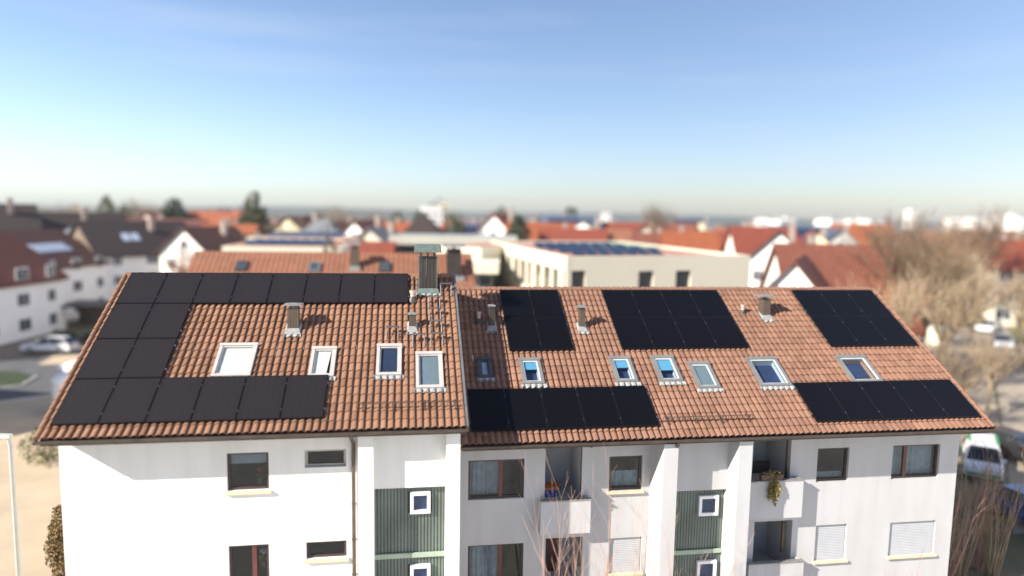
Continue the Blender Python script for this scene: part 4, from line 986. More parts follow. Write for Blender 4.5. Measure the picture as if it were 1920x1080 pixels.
# a lower wing left of it
def flat(px0, px1, py_top, D, depth, h_band, label, m=M_slab, und=True, rot=0, gravel=True, pv=0, name='flat_roofed_building'):
    zt_ = zat((px0 + px1) / 2, py_top, D); a, b = pl(px0, D), pl(px1, D); Ln = (b - a).length; o = empty(name, (a.x, a.y, 0), YAW + R(rot), label=label, cat='building')
    # local x along the front, y away
    f = MB(); f.box(-.4, -.4, zt_ - h_band, Ln + .4, depth + .4, zt_); f.build('roof_slab', m, o)
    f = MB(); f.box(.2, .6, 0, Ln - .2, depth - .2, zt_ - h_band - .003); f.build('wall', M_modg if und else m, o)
    if gravel: f = MB(); f.box(0, 0, zt_ + .003, Ln, depth, zt_ + .05); f.build('gravel_roof', M_grav if gravel is True else gravel, o)
    n = max(2, int(Ln / 3))
    for i in range(n):
        f = MB(); f.box(Ln * (i + .15) / n, .53, zt_ - h_band - 2.2, Ln * (i + .85) / n, .597, zt_ - h_band - .3); f.build('window', M_dwin, o)
    for i in range(pv):
        f = MB(); X = Ln * .12 + i * (Ln * .8 / pv)
        for j in range(2):
            Y0 = 1.0 + j * depth * .4
            f.add([(X, Y0, zt_ + .15), (X + Ln * .72 / pv, Y0, zt_ + .15), (X + Ln * .72 / pv, Y0 + depth * .25, zt_ + .55), (X, Y0 + depth * .25, zt_ + .55)], [(0, 1, 2, 3)])
            f.box(X, Y0 + depth * .25, zt_ + .05, X + .1, Y0 + depth * .25 + .05, zt_ + .54)
        f.build('solar_panel', M_pvfar, o, recalc=False)
    return o
flat(735, 962, 444, 84, 9, 1.0, 'long low building with a grey concrete slab roof', und=True, gravel=M_grey)
flat(826, 905, 462, 62, 9, 1.0, 'cream flat roofed wing with red gravel left of the modern building', m=M_modern, rot=-24)
flat(470, 640, 446, 86, 10, 1.0, 'upper cream flat roof with blue solar panels behind the salmon roof', m=M_modern, pv=6)
flat(425, 625, 463, 66, 8, .8, 'lower cream flat roof with blue solar panels behind the salmon roof', m=M_modern, pv=7, rot=8)
flat(862, 925, 492, 56, 6, .9, 'small cream terrace building with dark openings left of the modern building', m=M_modern, gravel=False)

# black pyramid roof
p = pl(797, 110); zt_ = zat(797, 397, 110); py = empty('pavilion_house', (p.x, p.y, 0), YAW, label='white house with a black pyramid roof', cat='house')
f = MB(); f.box(-4.4, -4, 0, 4.4, 4, zt_ - 4.2); f.build('wall', wm('white'), py)
f = MB(); z = zt_ - 4.2; f.add([(-4, -4.4, z), (3.4, -4.4, z), (3.4, 4.4, z), (-4, 4.4, z), (-.4, 0, zt_)], [(0, 1, 4), (1, 2, 4), (2, 3, 4), (3, 0, 4), (3, 2, 1, 0)]); f.build('roof', roofm('dark', RC['dark']), py)
for i in range(3): f = MB(); f.box(-3.4 + i * 2.4, -4.06, z - 2.1, -2.2 + i * 2.4, -4.003, z - .8); f.build('window', M_dwin, py)

def block(px, py_top, D, w, d, label, wc='white', rot=0, group=None, name='apartment_block', floors=None):
    p = pl(px, D); h = max(4, zat(px, py_top, D)); o = empty(name, (p.x, p.y, 0), YAW + R(rot), label=label, cat='building', group=group)
    f = MB(); f.box(-w / 2, -d / 2, -1, w / 2, d / 2, h); f.build('wall', wm(wc), o)
    f = MB(); f.box(-w / 2 - .15, -d / 2 - .15, h, w / 2 + .15, d / 2 + .15, h + .4); f.box(-w * .15, -d * .2, h + .403, w * .12, d * .2, h + 2.2); f.build('roof', M_grey, o)
    n = int(h / 3)
    for i in range(n):
        f = MB()
        f.box(-w / 2 + .8, -d / 2 - .06, 1.4 + i * 3, w / 2 - .8, -d / 2 - .003, 2.4 + i * 3); f.build('window', M_dwin, o)
    return o
block(822, 380, 330, 8, 9, 'tall cream residential tower behind the black pyramid roof', 'cream', 12, floors=1)
block(808, 388, 325, 9, 9, 'lower white tower joined to the tall cream tower', 'white', 12)
block(1133, 400, 420, 4.5, 5, 'slim white tower on the horizon above the red roofs', 'white', 0)
block(1700, 394, 560, 7, 7, 'single white tower block standing above the bare trees', 'white', 10)
rn = random.Random(12)
ORDB = ORD + ['thirteenth', 'fourteenth', 'fifteenth', 'sixteenth', 'seventeenth']
place = ['left of the tall bare trees', 'above the near red brown roof', 'behind the tall bare trees', 'right of the tall bare trees', 'near the right edge', 'at the right edge']
cl = [(1425, 411), (1455, 414), (1470, 409), (1540, 413), (1555, 412), (1575, 414), (1603, 412), (1652, 418), (1780, 410), (1800, 414), (1822, 409), (1838, 417), (1862, 406), (1880, 412), (1893, 403), (1908, 410), (1919, 414)]
for i, (px, py_) in enumerate(cl):
    pc = place[0] if 1580 < px < 1660 else place[1] if px <= 1580 else place[2] if px < 1790 else place[3] if px < 1850 else place[4] if px < 1900 else place[5]
    block(px, py_, 450 + rn.uniform(-60, 160), rn.uniform(5, 12), rn.uniform(7, 10), f"far white block {pc}, {ORDB[i]} from the left on the horizon", 'white', rn.uniform(-20, 40), 'white apartment blocks on the far horizon')

# more houses of the town, in the rows between and behind
rn = random.Random(5); nth = {}
keys_r = ['orange', 'red', 'redbrown', 'orange', 'red', 'brown', 'grey', 'maroon', 'salmon', 'dark']
sect = [(0, 250, 'over the terraces'), (250, 460, 'left of the tall pine'), (460, 640, 'right of the tall pine'), (640, 820, 'left of the cream tower'), (820, 1000, 'left of the cypress'), (1000, 1240, 'right of the cypress'), (1240, 1420, 'over the modern building'), (1420, 1640, 'over the near red brown roof'), (1640, 1930, 'beyond bare trees')]
protos = {}
flist = []
for D0, D1, cnt in ((112, 165, 30), (165, 230, 50), (230, 330, 60), (330, 480, 60)):
    for i in range(cnt):
        px = -30 + 1980 * (i + rn.random()) / cnt; flist.append((px, rn.uniform(D0, D1), rn.choice(keys_r if px > 500 else ['brown', 'maroon', 'redbrown', 'dark', 'grey', 'orange']), rn.choice(['white', 'white', 'cream', 'beige'])))
flist.sort()
for px, D, rc, wc in flist:
    v = rn.randrange(2); key = (rc, wc, v)
    sc_ = next((s for s in sect if s[0] <= max(0, px) < s[1]), sect[-1]); kk = (sc_[2], rc, wc); nth[kk] = nth.get(kk, 0) + 1
    dist = 'nearest' if D < 165 else 'near' if D < 230 else 'middle' if D < 330 else 'farthest'
    kk2 = (dist, sc_[2], rc, wc); nth[kk2] = nth.get(kk2, 0) + 1
    rcn = {'redbrown': 'red brown', 'brown': 'brown', 'dark': 'black'}.get(rc, rc)
    lab = f"{wc} house, {rcn} roof, {ORD[min(nth[kk2] - 1, 11)]} of its kind, {dist} rows, {sc_[2]}"
    if len(lab.split()) > 16: lab = lab.replace(' rows', '')
    p = pl(px, D); rz = YAW + R(rn.choice([-25, 85, 80, -35, -20, 65, 75]) + rn.uniform(-8, 8))
    if key not in protos:
        protos[key] = house((p.x, p.y, 0), rz, 8 + v * 2, 9.5 + v * 2.5, 5.0 + v, 9.0 + v * .8, wc, rc, lab, group='small houses of the town beyond', windows=True, winsides=(1, 2), floors=2)
    else:
        o = copy_tree(protos[key]); o.location = (p.x, p.y, 0); o.rotation_euler = (0, 0, rz); o['label'] = lab

# ---------------------------------------------------------------- ground and horizon
def ground_mat():
    m, nt, b = newmat('town_ground'); N = nt.nodes.new; L = nt.links.new
    tc = N('ShaderNodeTexCoord'); nz = N('ShaderNodeTexNoise'); nz.inputs['Scale'].default_value = .05; nz.inputs['Detail'].default_value = 8; L(tc.outputs['Object'], nz.inputs['Vector'])
    rp = N('ShaderNodeValToRGB'); e = rp.color_ramp.elements; e[0].position = .38; e[0].color = (.085, .085, .04, 1); e[1].position = .62; e[1].color = (.25, .20, .145, 1); k = e.new(.5); k.color = (.19, .15, .095, 1)
    L(nz.outputs['Fac'], rp.inputs['Fac'])
    n2 = N('ShaderNodeTexNoise'); n2.inputs['Scale'].default_value = 1.3; n2.inputs['Detail'].default_value = 8; L(tc.outputs['Object'], n2.inputs['Vector'])
    mr = N('ShaderNodeMapRange'); mr.inputs['To Min'].default_value = .6; mr.inputs['To Max'].default_value = 1.4; L(n2.outputs['Fac'], mr.inputs['Value'])
    mx = N('ShaderNodeMix'); mx.data_type = 'RGBA'; mx.blend_type = 'MULTIPLY'; mx.inputs['Factor'].default_value = 1; L(rp.outputs['Color'], mx.inputs['A']); L(mr.outputs['Result'], mx.inputs['B']); L(mx.outputs['Result'], b.inputs['Base Color']); b.inputs['Roughness'].default_value = .95; return m
M_asph = mat('asphalt', (.095, .095, .098), .9, var=.18, scale=.8, bump=.2)
M_pave = mat('beige_paving', (.46, .365, .25), .9, var=.10, scale=.5, bump=.1)
M_gravelp = mat('pale_gravel_path', (.34, .285, .22), .95, var=.2, scale=.8, bump=.3)
M_kerb = mat('kerb_stone', (.45, .43, .39), .9, var=.1)
M_lawn = mat('lawn', (.030, .045, .014), .95, var=.35, scale=1.5, bump=.4)
M_dry = mat('dry_grass', (.21, .165, .09), .95, var=.35, scale=.7, bump=.4)
def sheet(name, pts, z, m, kind='structure'):
    mb = MB(); mb.add([(p[0], p[1], z) for p in pts], [tuple(range(len(pts)))]); o = mb.build(name, m); o['kind'] = kind
    return o
G = 6000
gmb = MB(); gmb.add([(-G, -G, 0), (G, -G, 0), (G, G, 0), (-G, G, 0)], [(0, 1, 2, 3)]); go = gmb.build('ground', ground_mat()); go['kind'] = 'structure'
def px_poly(l): return [gp(a, b) for a, b in l]
sheet('pavement', px_poly([(-260, 1130), (250, 1300), (250, 800), (200, 700), (150, 735), (0, 752), (-260, 778)]), .004, M_pave)
sheet('road', px_poly([(-300, 700), (-300, 780), (0, 754), (170, 733), (235, 650), (200, 640), (130, 665), (0, 678)]), .008, M_asph)
sheet('lawn', px_poly([(-60, 695), (35, 697), (62, 706), (40, 722), (-60, 735)]), .012, M_lawn)
sheet('driveway', px_poly([(70, 684), (100, 668), (150, 665), (150, 682)]), .012, M_pave)
for pts in ([(-260, 780), (0, 755), (150, 736)], [(-60, 735), (40, 724), (70, 706)]):
    mb = MB()
    for a, b in zip(pts, pts[1:]):
        A, B_ = gp(*a), gp(*b); d = (B_ - A).normalized(); n = Vector((-d.y, d.x, 0)) * .075
        mb.add([A - n, B_ - n, B_ + n, A + n, A - n + Vector((0, 0, .12)), B_ - n + Vector((0, 0, .12)), B_ + n + Vector((0, 0, .12)), A + n + Vector((0, 0, .12))], [(4, 5, 6, 7), (0, 1, 5, 4), (1, 2, 6, 5), (2, 3, 7, 6), (3, 0, 4, 7)])
    o = mb.build('kerb', M_kerb); o['kind'] = 'structure'
sheet('path', px_poly([(2100, 1000), (1990, 860), (1930, 720), (1880, 600), (1850, 545), (1825, 545), (1838, 600), (1868, 720), (1890, 860), (1900, 1000)]), .004, M_gravelp)
sheet('car_park', px_poly([(1700, 900), (1885, 880), (1862, 720), (1835, 600), (1820, 550), (1700, 550), (1640, 640)]), .008, mat('worn_asphalt', (.33, .265, .195), .95, var=.3, scale=.35, bump=.3))
sheet('dry_lawn', px_poly([(1905, 640), (1890, 605), (2100, 590), (2100, 700)]), .008, mat('olive_grass', (.15, .14, .05), .95, var=.3, scale=.8))
fc = [(-40, -30), (60, -30), (60, 17), (19, 17.5), (-8.6, 16.5), (-40, 12)]  # unseen pale ground added to bounce sunlight onto the shaded facades
sheet('bounce_sheet', fc, .006, mat('pale_bounce_paving', (.58, .54, .47), .9, var=.08, scale=.5, bump=.1))
# hills on the horizon
def hill(name, D, w0, w1, prof, m):
    n = 90; mb = MB(); vs = []
    for i in range(n + 1):
        px = w0 + (w1 - w0) * i / n; p = pl(px, D); q = pl(px, D * 1.45); h = prof(px) + 3 * noise.noise(Vector((px * .02, D * .01, 0))) + 1.2 * noise.noise(Vector((px * .11, D, 0)))
        vs += [(p.x, p.y, -2), (p.x * .75 + q.x * .25, p.y * .75 + q.y * .25, h * .7), ((p.x + q.x) / 2, (p.y + q.y) / 2, h), (q.x, q.y, h * .4)]
    mb.add(vs, [(4 * i + j, 4 * i + 4 + j, 4 * i + 5 + j, 4 * i + 1 + j) for i in range(n) for j in range(3)]); o = mb.build(name, m, smooth=True); o['kind'] = 'structure'; return o
hill('hills', 1500, -700, 2700, lambda p: 13 + 9 * math.exp(-((p - 1180) / 260) ** 2) + 12 * math.exp(-((p - 560) / 260) ** 2), mat('wooded_hills', (.07, .08, .06), .95, var=.4, scale=.02))

# ---------------------------------------------------------------- trees
ever((*pl(474, 105).xy, 0), zat(474, 362, 105), 3.6, 'tall brownish pine with a pointed top on the skyline', M_everb, 3, n=6000, size=.5)
ever((*pl(492, 112).xy, 0), zat(492, 388, 112), 3.2, 'lower dark spruce beside the tall pine', M_ever, 4, n=2600, size=.5)
ever((*pl(328, 125).xy, 0), zat(328, 375, 125), 3.4, 'round dark evergreen above the roof right of the chalet', M_ever, 5, cone=False, n=2600, size=.6)
ever((*pl(203, 150).xy, 0), zat(203, 366, 150), 4.0, 'grey green tall tree behind the chalet', M_everb, 6, n=2600, size=.7)
ever((*pl(236, 170).xy, 0), zat(236, 382, 170), 3.6, 'smaller grey green tree right of the tall tree behind the chalet', M_everb, 7, n=1800, size=.7)
ever((*pl(620, 62).xy, 0), zat(620, 424, 62), 1.5, 'small pointed spruce in front of the flat roofs', M_everb, 8, n=2200, size=.28)
ever((*pl(970, 95).xy, 0), zat(970, 402, 95), 2.0, 'dark dense cypress left of the ochre roof', M_ever, 9, cone=False, n=3600, size=.4)
ever((*pl(1068, 165).xy, 0), zat(1068, 386, 165), 2.6, 'small round dark tree on the skyline above the blue roof', M_ever, 10, cone=False, n=2200, size=.5)
ever((*pl(1013, 170).xy, 0), zat(1013, 404, 170), 2.0, 'little dark tree between the cypress and the round tree', M_ever, 11, cone=False, n=1200, size=.5)
ever((*pl(936, 175).xy, 0), zat(936, 391, 175), 3.6, 'dark tree rising behind the steep white gable', M_everb, 12, cone=False, n=2200, size=.6)
ever((*pl(852, 112).xy, 0), zat(852, 396, 112), 2.6, 'brownish dark tree right of the cream tower', M_everb, 13, cone=False, n=2600, size=.4)
ever((*pl(743, 190).xy, 0), zat(743, 396, 190), 3.0, 'dark tree left of the black pyramid roof', M_everb, 14, cone=False, n=1500, size=.6)
ever((*pl(788, 150).xy, 0), zat(788, 394, 150), 2.4, 'dark tree behind the black pyramid roof', M_ever, 15, cone=False, n=1500, size=.6)
# bare trees: prototypes and copies, each with its own label
tp1 = bare_tree('bare_tree', (*pl(1672, 46).xy, 0), 21, 'big pale bare tree left of the tall bare trees, nearest the red brown roof', H=11.5, group='tall bare trees on the right')
tp2 = bare_tree('bare_tree', (*pl(1735, 58).xy, 0), 22, 'biggest bare tree in the middle of the tall bare trees', twig=mat('brown_twigs', (.22, .15, .09), .9, var=.25, scale=1), H=14.5, group='tall bare trees on the right', n0=3)
tp3 = bare_tree('bare_tree', (*pl(1620, 52).xy, 0), 23, 'rusty brown bare tree in front of the red brown roof', H=10.5, twig=M_twigr, bark=M_barkd, group='tall bare trees on the right', n0=5)
def tcopy(src, px, D, s, label, rz=0, twig=None, group='tall bare trees on the right', hz_=None):
    o = copy_tree(src); p = pl(px, D); o.location = (p.x, p.y, 0); o.scale = (s, s, s); o.rotation_euler = (0, 0, rz); o['label'] = label
    if group: o['group'] = group
    return o
for src, px, D, s, rz, lab in ((tp1, 1790, 54, 1.1, 2, 'pale bare tree above the parked silver car'), (tp2, 1690, 68, 1.15, 1, 'bare tree behind the yellow bin shelter'), (tp1, 1828, 74, .9, 4, 'bare tree left of the path, behind the small white car'),
                               (tp3, 1590, 57, .85, 2.5, 'rusty bare tree over the eaves of the red brown roof'), (tp3, 1655, 60, 1.05, 5, 'rusty bare tree behind the big pale bare tree'),
                               (tp1, 1765, 37, .55, .5, 'low bare tree beside the right verge of the tiled roof'), (tp2, 1930, 62, .75, 1.7, 'bare tree at the right edge beside the dry lawn'),
                               (tp2, 1800, 100, 1.15, 2.2, 'bare tree far back between the white houses on the right'), (tp2, 1885, 120, 1.0, .2, 'distant bare tree right of the tall bare trees'), (tp3, 1745, 98, 1.35, 0, 'rusty distant bare tree behind the biggest bare tree')):
    tcopy(src, px, D, s, lab, rz)
for px, D, s_, rz, lab in ((1812, 44, .62, 2.7, 'airy pale bare tree over the car park, left of the silver car'), (1872, 47, .6, 4.4, 'airy pale bare tree beside the path and the silver car'), (1790, 33, .5, 0.8, 'low airy bare tree between the roof corner and the car park'), (1700, 56, 1.15, 1.1, 'tall bare tree left of the biggest bare tree'), (1775, 62, 1.2, 3.3, 'tall bare tree right of the biggest bare tree'), (1832, 88, 1.25, 5.1, 'tall bare tree over the parked white cars'), (1655, 78, 1.2, 2.0, 'tall bare tree behind the rusty ones')):
    tcopy(tp2 if s_ in (1.15, 1.25) else tp1, px, D, s_, lab, rz)
LG = 'bare trees among the houses on the left'
for src, px, D, s, rz, lab in ((tp3, 345, 82, .95, 0, 'reddish bare tree right of the chalet'), (tp2, 367, 88, .8, 2, 'bare tree beside the small white gabled house'), (tp2, 445, 92, .85, 1, 'bare tree in front of the tall pine'), (tp1, 520, 100, 1.0, 3, 'thin bare tree right of the tall pine'),
                               (tp3, 500, 86, .8, 4, 'reddish bare tree under the lower dark spruce'), (tp2, 465, 84, .75, 5, 'bare tree at the foot of the tall pine'), (tp1, 548, 130, 1.25, 2, 'tall thin bare tree behind the yellow gabled house'), (tp2, 630, 140, 1.2, 2, 'bare tree behind the beige house'),
                               (tp2, 300, 150, 1.2, 1, 'bare tree on the skyline behind the chalet roof'), (tp1, 110, 170, 1.5, 0, 'bare tree on the skyline behind the wide white gable'), (tp3, 60, 160, 1.3, 2, 'reddish bare tree on the skyline at the far left'),
                               (tp2, 710, 150, 1.1, 3, 'bare tree behind the bright white gabled house'), (tp2, 1235, 150, 1.35, 3, 'round bare tree on the skyline over the modern building'), (tp3, 1200, 130, .9, 3, 'reddish bare tree behind the modern building'), (tp2, 265, 175, 1.3, 4, 'bare tree on the skyline left of the round evergreen'), (tp1, 150, 185, 1.5, 5, 'thin bare tree on the skyline over the maroon roof'),
                               (tp1, 290, 84, .6, 2, 'small pale bare tree beside the chalet'), (tp2, 395, 78, .6, 3, 'low bare tree in front of the small white gabled house'), (tp3, 585, 118, .8, 1.2, 'reddish bare tree beside the yellow gabled house'), (tp2, 665, 110, .7, 2.4, 'bare tree right of the small spruce')):
    tcopy(src, px, D, s, lab, rz, group=LG)
nt_ = {}
for i in range(70):
    px = rn.uniform(-20, 1940); D = rn.uniform(115, 300); sc_ = next((q for q in sect if q[0] <= max(0, px) < q[1]), sect[-1]); src = rn.choice((tp1, tp2, tp3))
    k = ('nearer' if D < 200 else 'farther', sc_[2]); nt_[k] = nt_.get(k, 0) + 1
    tcopy(src, px, D, rn.uniform(.6, 1.0), f"bare tree {ORD[min(11, nt_[k] - 1)]} of the {k[0]} ones {k[1]}", rn.uniform(0, 6), group='bare trees among the far houses')
# woodland masses closing the town
def wood(name, D0, D1, p0, p1, n, h, m, seed, label):
    rnd = random.Random(seed); mb = MB()
    for i in range(n):
        px = rnd.uniform(p0, p1); D = rnd.uniform(D0, D1); p = pl(px, D); hh = h * rnd.uniform(.6, 1.15); leafy(mb, (p.x, p.y, hh * .55), hh * .45, hh * .45, hh * .45, 60, 1.2, rnd, shell=.3)
        mb.tube((p.x, p.y, 0), (p.x, p.y, hh * .6), .2, .1, 4)
    o = mb.build(name, m, recalc=False); tag(o, label, None, None, 'stuff'); return o
wood('woods', 300, 560, -200, 760, 330, 11, mat('winter_wood', (.17, .13, .095), .95, var=.4, scale=.08), 31, 'brown leafless woods along the left horizon')
wood('woods', 420, 700, 700, 2100, 260, 8.5, mat('winter_wood_grey', (.12, .11, .10), .95, var=.4, scale=.08), 32, 'dark leafless woods between the far town houses')
wood('undergrowth', 85, 130, 1620, 2050, 60, 3.0, mat('brush', (.20, .155, .095), .95, var=.4, scale=.2), 33, 'brown leafless bushes under the tall bare trees')
wood('undergrowth', 78, 120, 330, 560, 70, 3.4, mat('brush', (.20, .155, .095), .95, var=.4, scale=.2), 34, 'brown bushes among the gardens left of the pine')

# saplings before the facade and shrubs at the corners
SG = 'thin reddish saplings before the right block'
for px, py_, Yd, H, n, lab in ((985, 1085, 16.2, 1.15, 9, 'short reddish sapling in front of the lower wide window'), (1060, 930, 16.4, 5.3, 7, 'tall reddish sapling in front of the left balcony'), (1120, 900, 16.5, 5.7, 8, 'tallest reddish sapling between the balcony and the shuttered window'),
                               (1180, 960, 16.2, 4.9, 7, 'reddish sapling in front of the shuttered window'), (1300, 930, 16.6, 5.2, 3, 'sparse sapling in front of the green stair cladding'), (1232, 1000, 16.3, 4.4, 6, 'reddish sapling in front of the downpipe')):
    top = at(px, py_, Yd); base = Vector((at(px - 4, 1080, Yd).x, Yd, 0)); sapling(base, top.z, int(px), lab, n=n, group=SG, r=.022, spread=.16)
for i, (px, D, lab) in enumerate(((1815, 24, 'tall thin bare shrub at the right corner of the block'), (1850, 25, 'second thin bare shrub from the right corner of the block'), (1885, 26, 'third thin bare shrub from the corner, before the blue car'), (1915, 25.5, 'thin bare shrub nearest the right edge'), (1750, 17.6, 'sparse thin shrub before the wide shuttered window'))):
    p = pl(px, D); sapling(p, 4.9 if i < 4 else 4.2, 50 + i, lab, m=M_twig if i % 2 else M_twigp, n=16 if i < 4 else 6, group='thin bare shrubs at the right corner', r=.03, spread=.22)
g0 = gp(88, 866); shrub((g0.x, g0.y, 0), 1.2, 1.9, 'round olive green shrub at the left corner of the block', M_olive, 3, 1800)
g1 = pl(88, 23.5); shrub((g1.x, g1.y, 0), .52, 3.2, 'tall orange brown shrub at the bottom left corner', M_rust, 5, 2600, .13)

# street lamp at the left edge
a_ = at(27, 950, 20.5); lp = Vector((a_.x, 20.5, 0)); lampo = empty('street_lamp', (lp.x, lp.y, 0), YAW, label='pale grey street lamp with a flat arm at the left edge', cat='street lamp')
zl = at(25, 818, 20.5).z; f = MB(); f.tube((0, 0, 0), (0, 0, zl - .3), .075, .06, 12); f.tube((0, 0, zl - .3), (-.05, 0, zl), .06, .055, 12); f.build('pole', mat('lamp_paint', (.42, .42, .38), .5, var=.06), lampo)
f = MB(); f.box(-.8, -.09, zl - .04, .04, .09, zl + .06, taper=.015); f.build('lamp_head', MATS['lamp_paint'], lampo); f = MB(); f.box(-.75, -.07, zl - .06, -.25, .07, zl - .042); f.build('lamp_glass', M_pvcw, lampo)

# white storage tank behind the left verge
tk = gp(128, 775); tko = empty('storage_tank', (tk.x, tk.y, 0), YAW, label='white upright tank with a domed lid beside the left verge', cat='tank')
f = MB(); f.tube((0, 0, 0), (0, 0, 2.3), .85, .85, 20); f.build('body', M_pvcw, tko, smooth=False); f = MB()
for i in range(5): a, b = i * .3, (i + 1) * .3; f.tube((0, 0, 2.3 + .5 * math.sin(a)), (0, 0, 2.3 + .5 * math.sin(b)), .9 * math.cos(a), .9 * math.cos(b), 20, caps=False)
f.build('lid', M_pvcw, tko)
tk = gp(150, 735); tko = empty('storage_tank', (tk.x, tk.y, 0), YAW, label='larger white tank behind the domed one', cat='tank')
f = MB(); f.tube((0, 0, 0), (0, 0, 2.0), 1.3, 1.3, 20); f.build('body', M_pvcw, tko); f = MB(); f.tube((0, 0, 2.0), (0, 0, 2.35), 1.35, .5, 20); f.build('lid', M_pvcw, tko)

# ---------------------------------------------------------------- cars
M_tyre = mat('tyre_rubber', (.02, .02, .02), .9); M_rim = mat('alloy_rim', (.45, .45, .46), .35, .8); M_cglass = mat('car_glass', (.02, .025, .03), .06, var=.1); M_lamp = mat('headlight_lens', (.7, .72, .72), .1)
M_tail = mat('tail_light', (.35, .02, .02), .2)
def paint(k, c): return mat('paint_' + k, c, .3, var=.02, coat=.8)
def car(loc, rz, label, col, kind='estate', stripe=None, L=4.5, Wc=1.8, H=1.5, group='parked cars'):
    o = empty('parked_car', loc, rz, label=label, cat='car', group=group)
    l, w = L / 2, Wc / 2
    prof = [(-l, .35), (-l, .75), (-l + .15, .92), (-l + 1.0, .98), (l - .45, 1.02), (l - .05, .88), (l, .6), (l - .03, .32)]
    if kind == 'van': prof = [(-l, .35), (-l, .8), (-l + .1, .98), (-l + .55, 1.05), (l - .2, 1.08), (l, .95), (l, .35)]
    def ring(sc, x): return None
    b = MB(); n = len(prof)
    ys = [(-w, .0), (-w + .0, 1), (w, 1), (w, 0)]
    secs = []
    for y, inset in ((-w, .06), (-w + .10, .0), (w - .10, .0), (w, .06)):
        secs.append([(x * (1 - inset * .35), y, z - inset * .6 * (z > .7) + inset * .3 * (z < .5)) for x, z in prof])
    vs = [p for s in secs for p in s]; fs = [tuple(range(n))] + [tuple(reversed(range(3 * n, 4 * n)))]
    for s in range(3):
        for i in range(n): j = (i + 1) % n; fs.append((s * n + i, s * n + j, (s + 1) * n + j, (s + 1) * n + i))
    b.add(vs, fs); bo = b.build('body', paint(col[0], col[1]), o)
    if kind == 'van': cab = [(-l + .55, 1.04), (-l + 1.25, H - .04), (-l + 1.6, H), (l - .25, H), (l - .1, 1.07)]
    elif kind == 'hatch': cab = [(-l + 1.05, .98), (-l + 1.75, H - .05), (-l + 2.2, H), (l - .9, H - .04), (l - .25, 1.02)]
    else: cab = [(-l + 1.05, .98), (-l + 1.8, H - .05), (-l + 2.2, H), (l - .75, H - .06), (l - .12, 1.02)]
    g = MB(); n = len(cab); vs = [(x, -w + .06, z) if z < 1.1 else (x, -w + .22, z) for x, z in cab] + [(x, w - .06, z) if z < 1.1 else (x, w - .22, z) for x, z in cab]
    g.add(vs, [tuple(range(n)), tuple(reversed(range(n, 2 * n)))] + [(i, i + n, (i + 1) % n + n, (i + 1) % n) for i in range(n)]); g.build('windows', M_cglass, o)
    r_ = MB(); (xa, za), (xb, zb), (xc, zc) = cab[1], cab[2], cab[3]
    r_.add([(xa, -w + .21, za + .01), (xb, -w + .21, zb + .02), (xc, -w + .21, zc + .02), (xa, w - .21, za + .01), (xb, w - .21, zb + .02), (xc, w - .21, zc + .02)], [(0, 1, 4, 3), (1, 2, 5, 4)])
    for s in (-1, 1):   # pillars
        for t in (.0, .45, .97):
            x0 = cab[0][0] + (cab[-1][0] - cab[0][0]) * t; x1 = xa + (xc - xa) * t
            r_.tube((x0, s * (w - .055), 1.0), (x1, s * (w - .205), zc), .045, .04, 5)
    r_.build('roof', paint(col[0], col[1]), o)
    if stripe:
        q = MB()
        for s in (-1, 1): q.box(-l * .9, s * (w + .004) - .004, .55, l * .9, s * (w + .004) + .004, .85)
        q.box(-l + .2, -w * .8, .965, -l + .95, -w * .35, .995); q.box(-l + .2, w * .35, .965, -l + .95, w * .8, .995); 
        for s in (-1, 1): q.box(-l * .1, s * (w - .22) - .10, H + .02, l * .78, s * (w - .22) + .06, H + .045)
        q.box(-l - .02, -w * .9, .40, -l + .01, w * .9, .56)
        q.build('stripe', mat('green_stripe', stripe, .4), bo)
    for sx in (-l + .85, l - .85):
        for s in (-1, 1):
            t = MB(); y0, y1 = sorted((s * (w - .2), s * (w + .01))); t.tube((sx, y0, .33), (sx, y1, .33), .33, n=18); wo = t.build('wheel', M_tyre, o)
            r2 = MB(); y = s * (w + .013); r2.tube((sx, y - s * .02, .33), (sx, y, .33), .2, n=14); r2.build('rim', M_rim, wo)
    for s in (-1, 1):
        h = MB(); h.box(-l - .005, s * w * .72 - .18, .62, -l + .15, s * w * .72 + .18, .78); h.build('headlight', M_lamp, o)
        h = MB(); h.box(l - .15, s * w * .75 - .14, .70, l + .005, s * w * .75 + .14, .9); h.build('tail_light', M_tail, o)
        h = MB(); h.box(-l + 1.2, s * (w + .10) - .08, .98, -l + 1.36, s * (w + .10) + .08, 1.10); h.build('wing_mirror', paint(col[0], col[1]), o)
    return o
W_ = ('white', (.78, .78, .78)); S_ = ('silver', (.42, .43, .45)); B_c = ('blue', (.03, .07, .25)); K_ = ('black', (.02, .02, .022)); Rd = ('red', (.35, .03, .02)); Gy = ('grey', (.15, .15, .16))
def onroad(px, py_): p = gp(px, py_); return (p.x, p.y, .012)
car(onroad(95, 661), YAW + R(4), 'white estate car parked under the terraced house', W_)
car(onroad(30, 664), YAW + R(0), 'dark car in the shade left of the white estate car', K_, 'hatch') if False else None
car(onroad(1877, 652), YAW + R(60), 'silver white car parked beside the path', S_, 'hatch')
car(onroad(1854, 622), YAW + R(40), 'white car parked behind the silver white one', W_, 'hatch')
car(onroad(1837, 598), YAW + R(20), 'white estate car parked third along the path', W_)
car(onroad(1885, 585), YAW + R(15), 'pale blue car parked right of the path', ('sky', (.25, .35, .5)), 'hatch')
car(onroad(1830, 562), YAW + R(15), 'blue car far along the car park', B_c, 'hatch')
car(onroad(1905, 578), YAW + R(85), 'small white van at the right edge beyond the path', W_, 'van', H=2.0)
car(onroad(1785, 572), YAW + R(10), 'grey car half hidden behind the bare trees', Gy)
car(onroad(1800, 590), YAW + R(12), 'silver car in the second row of the car park', S_)
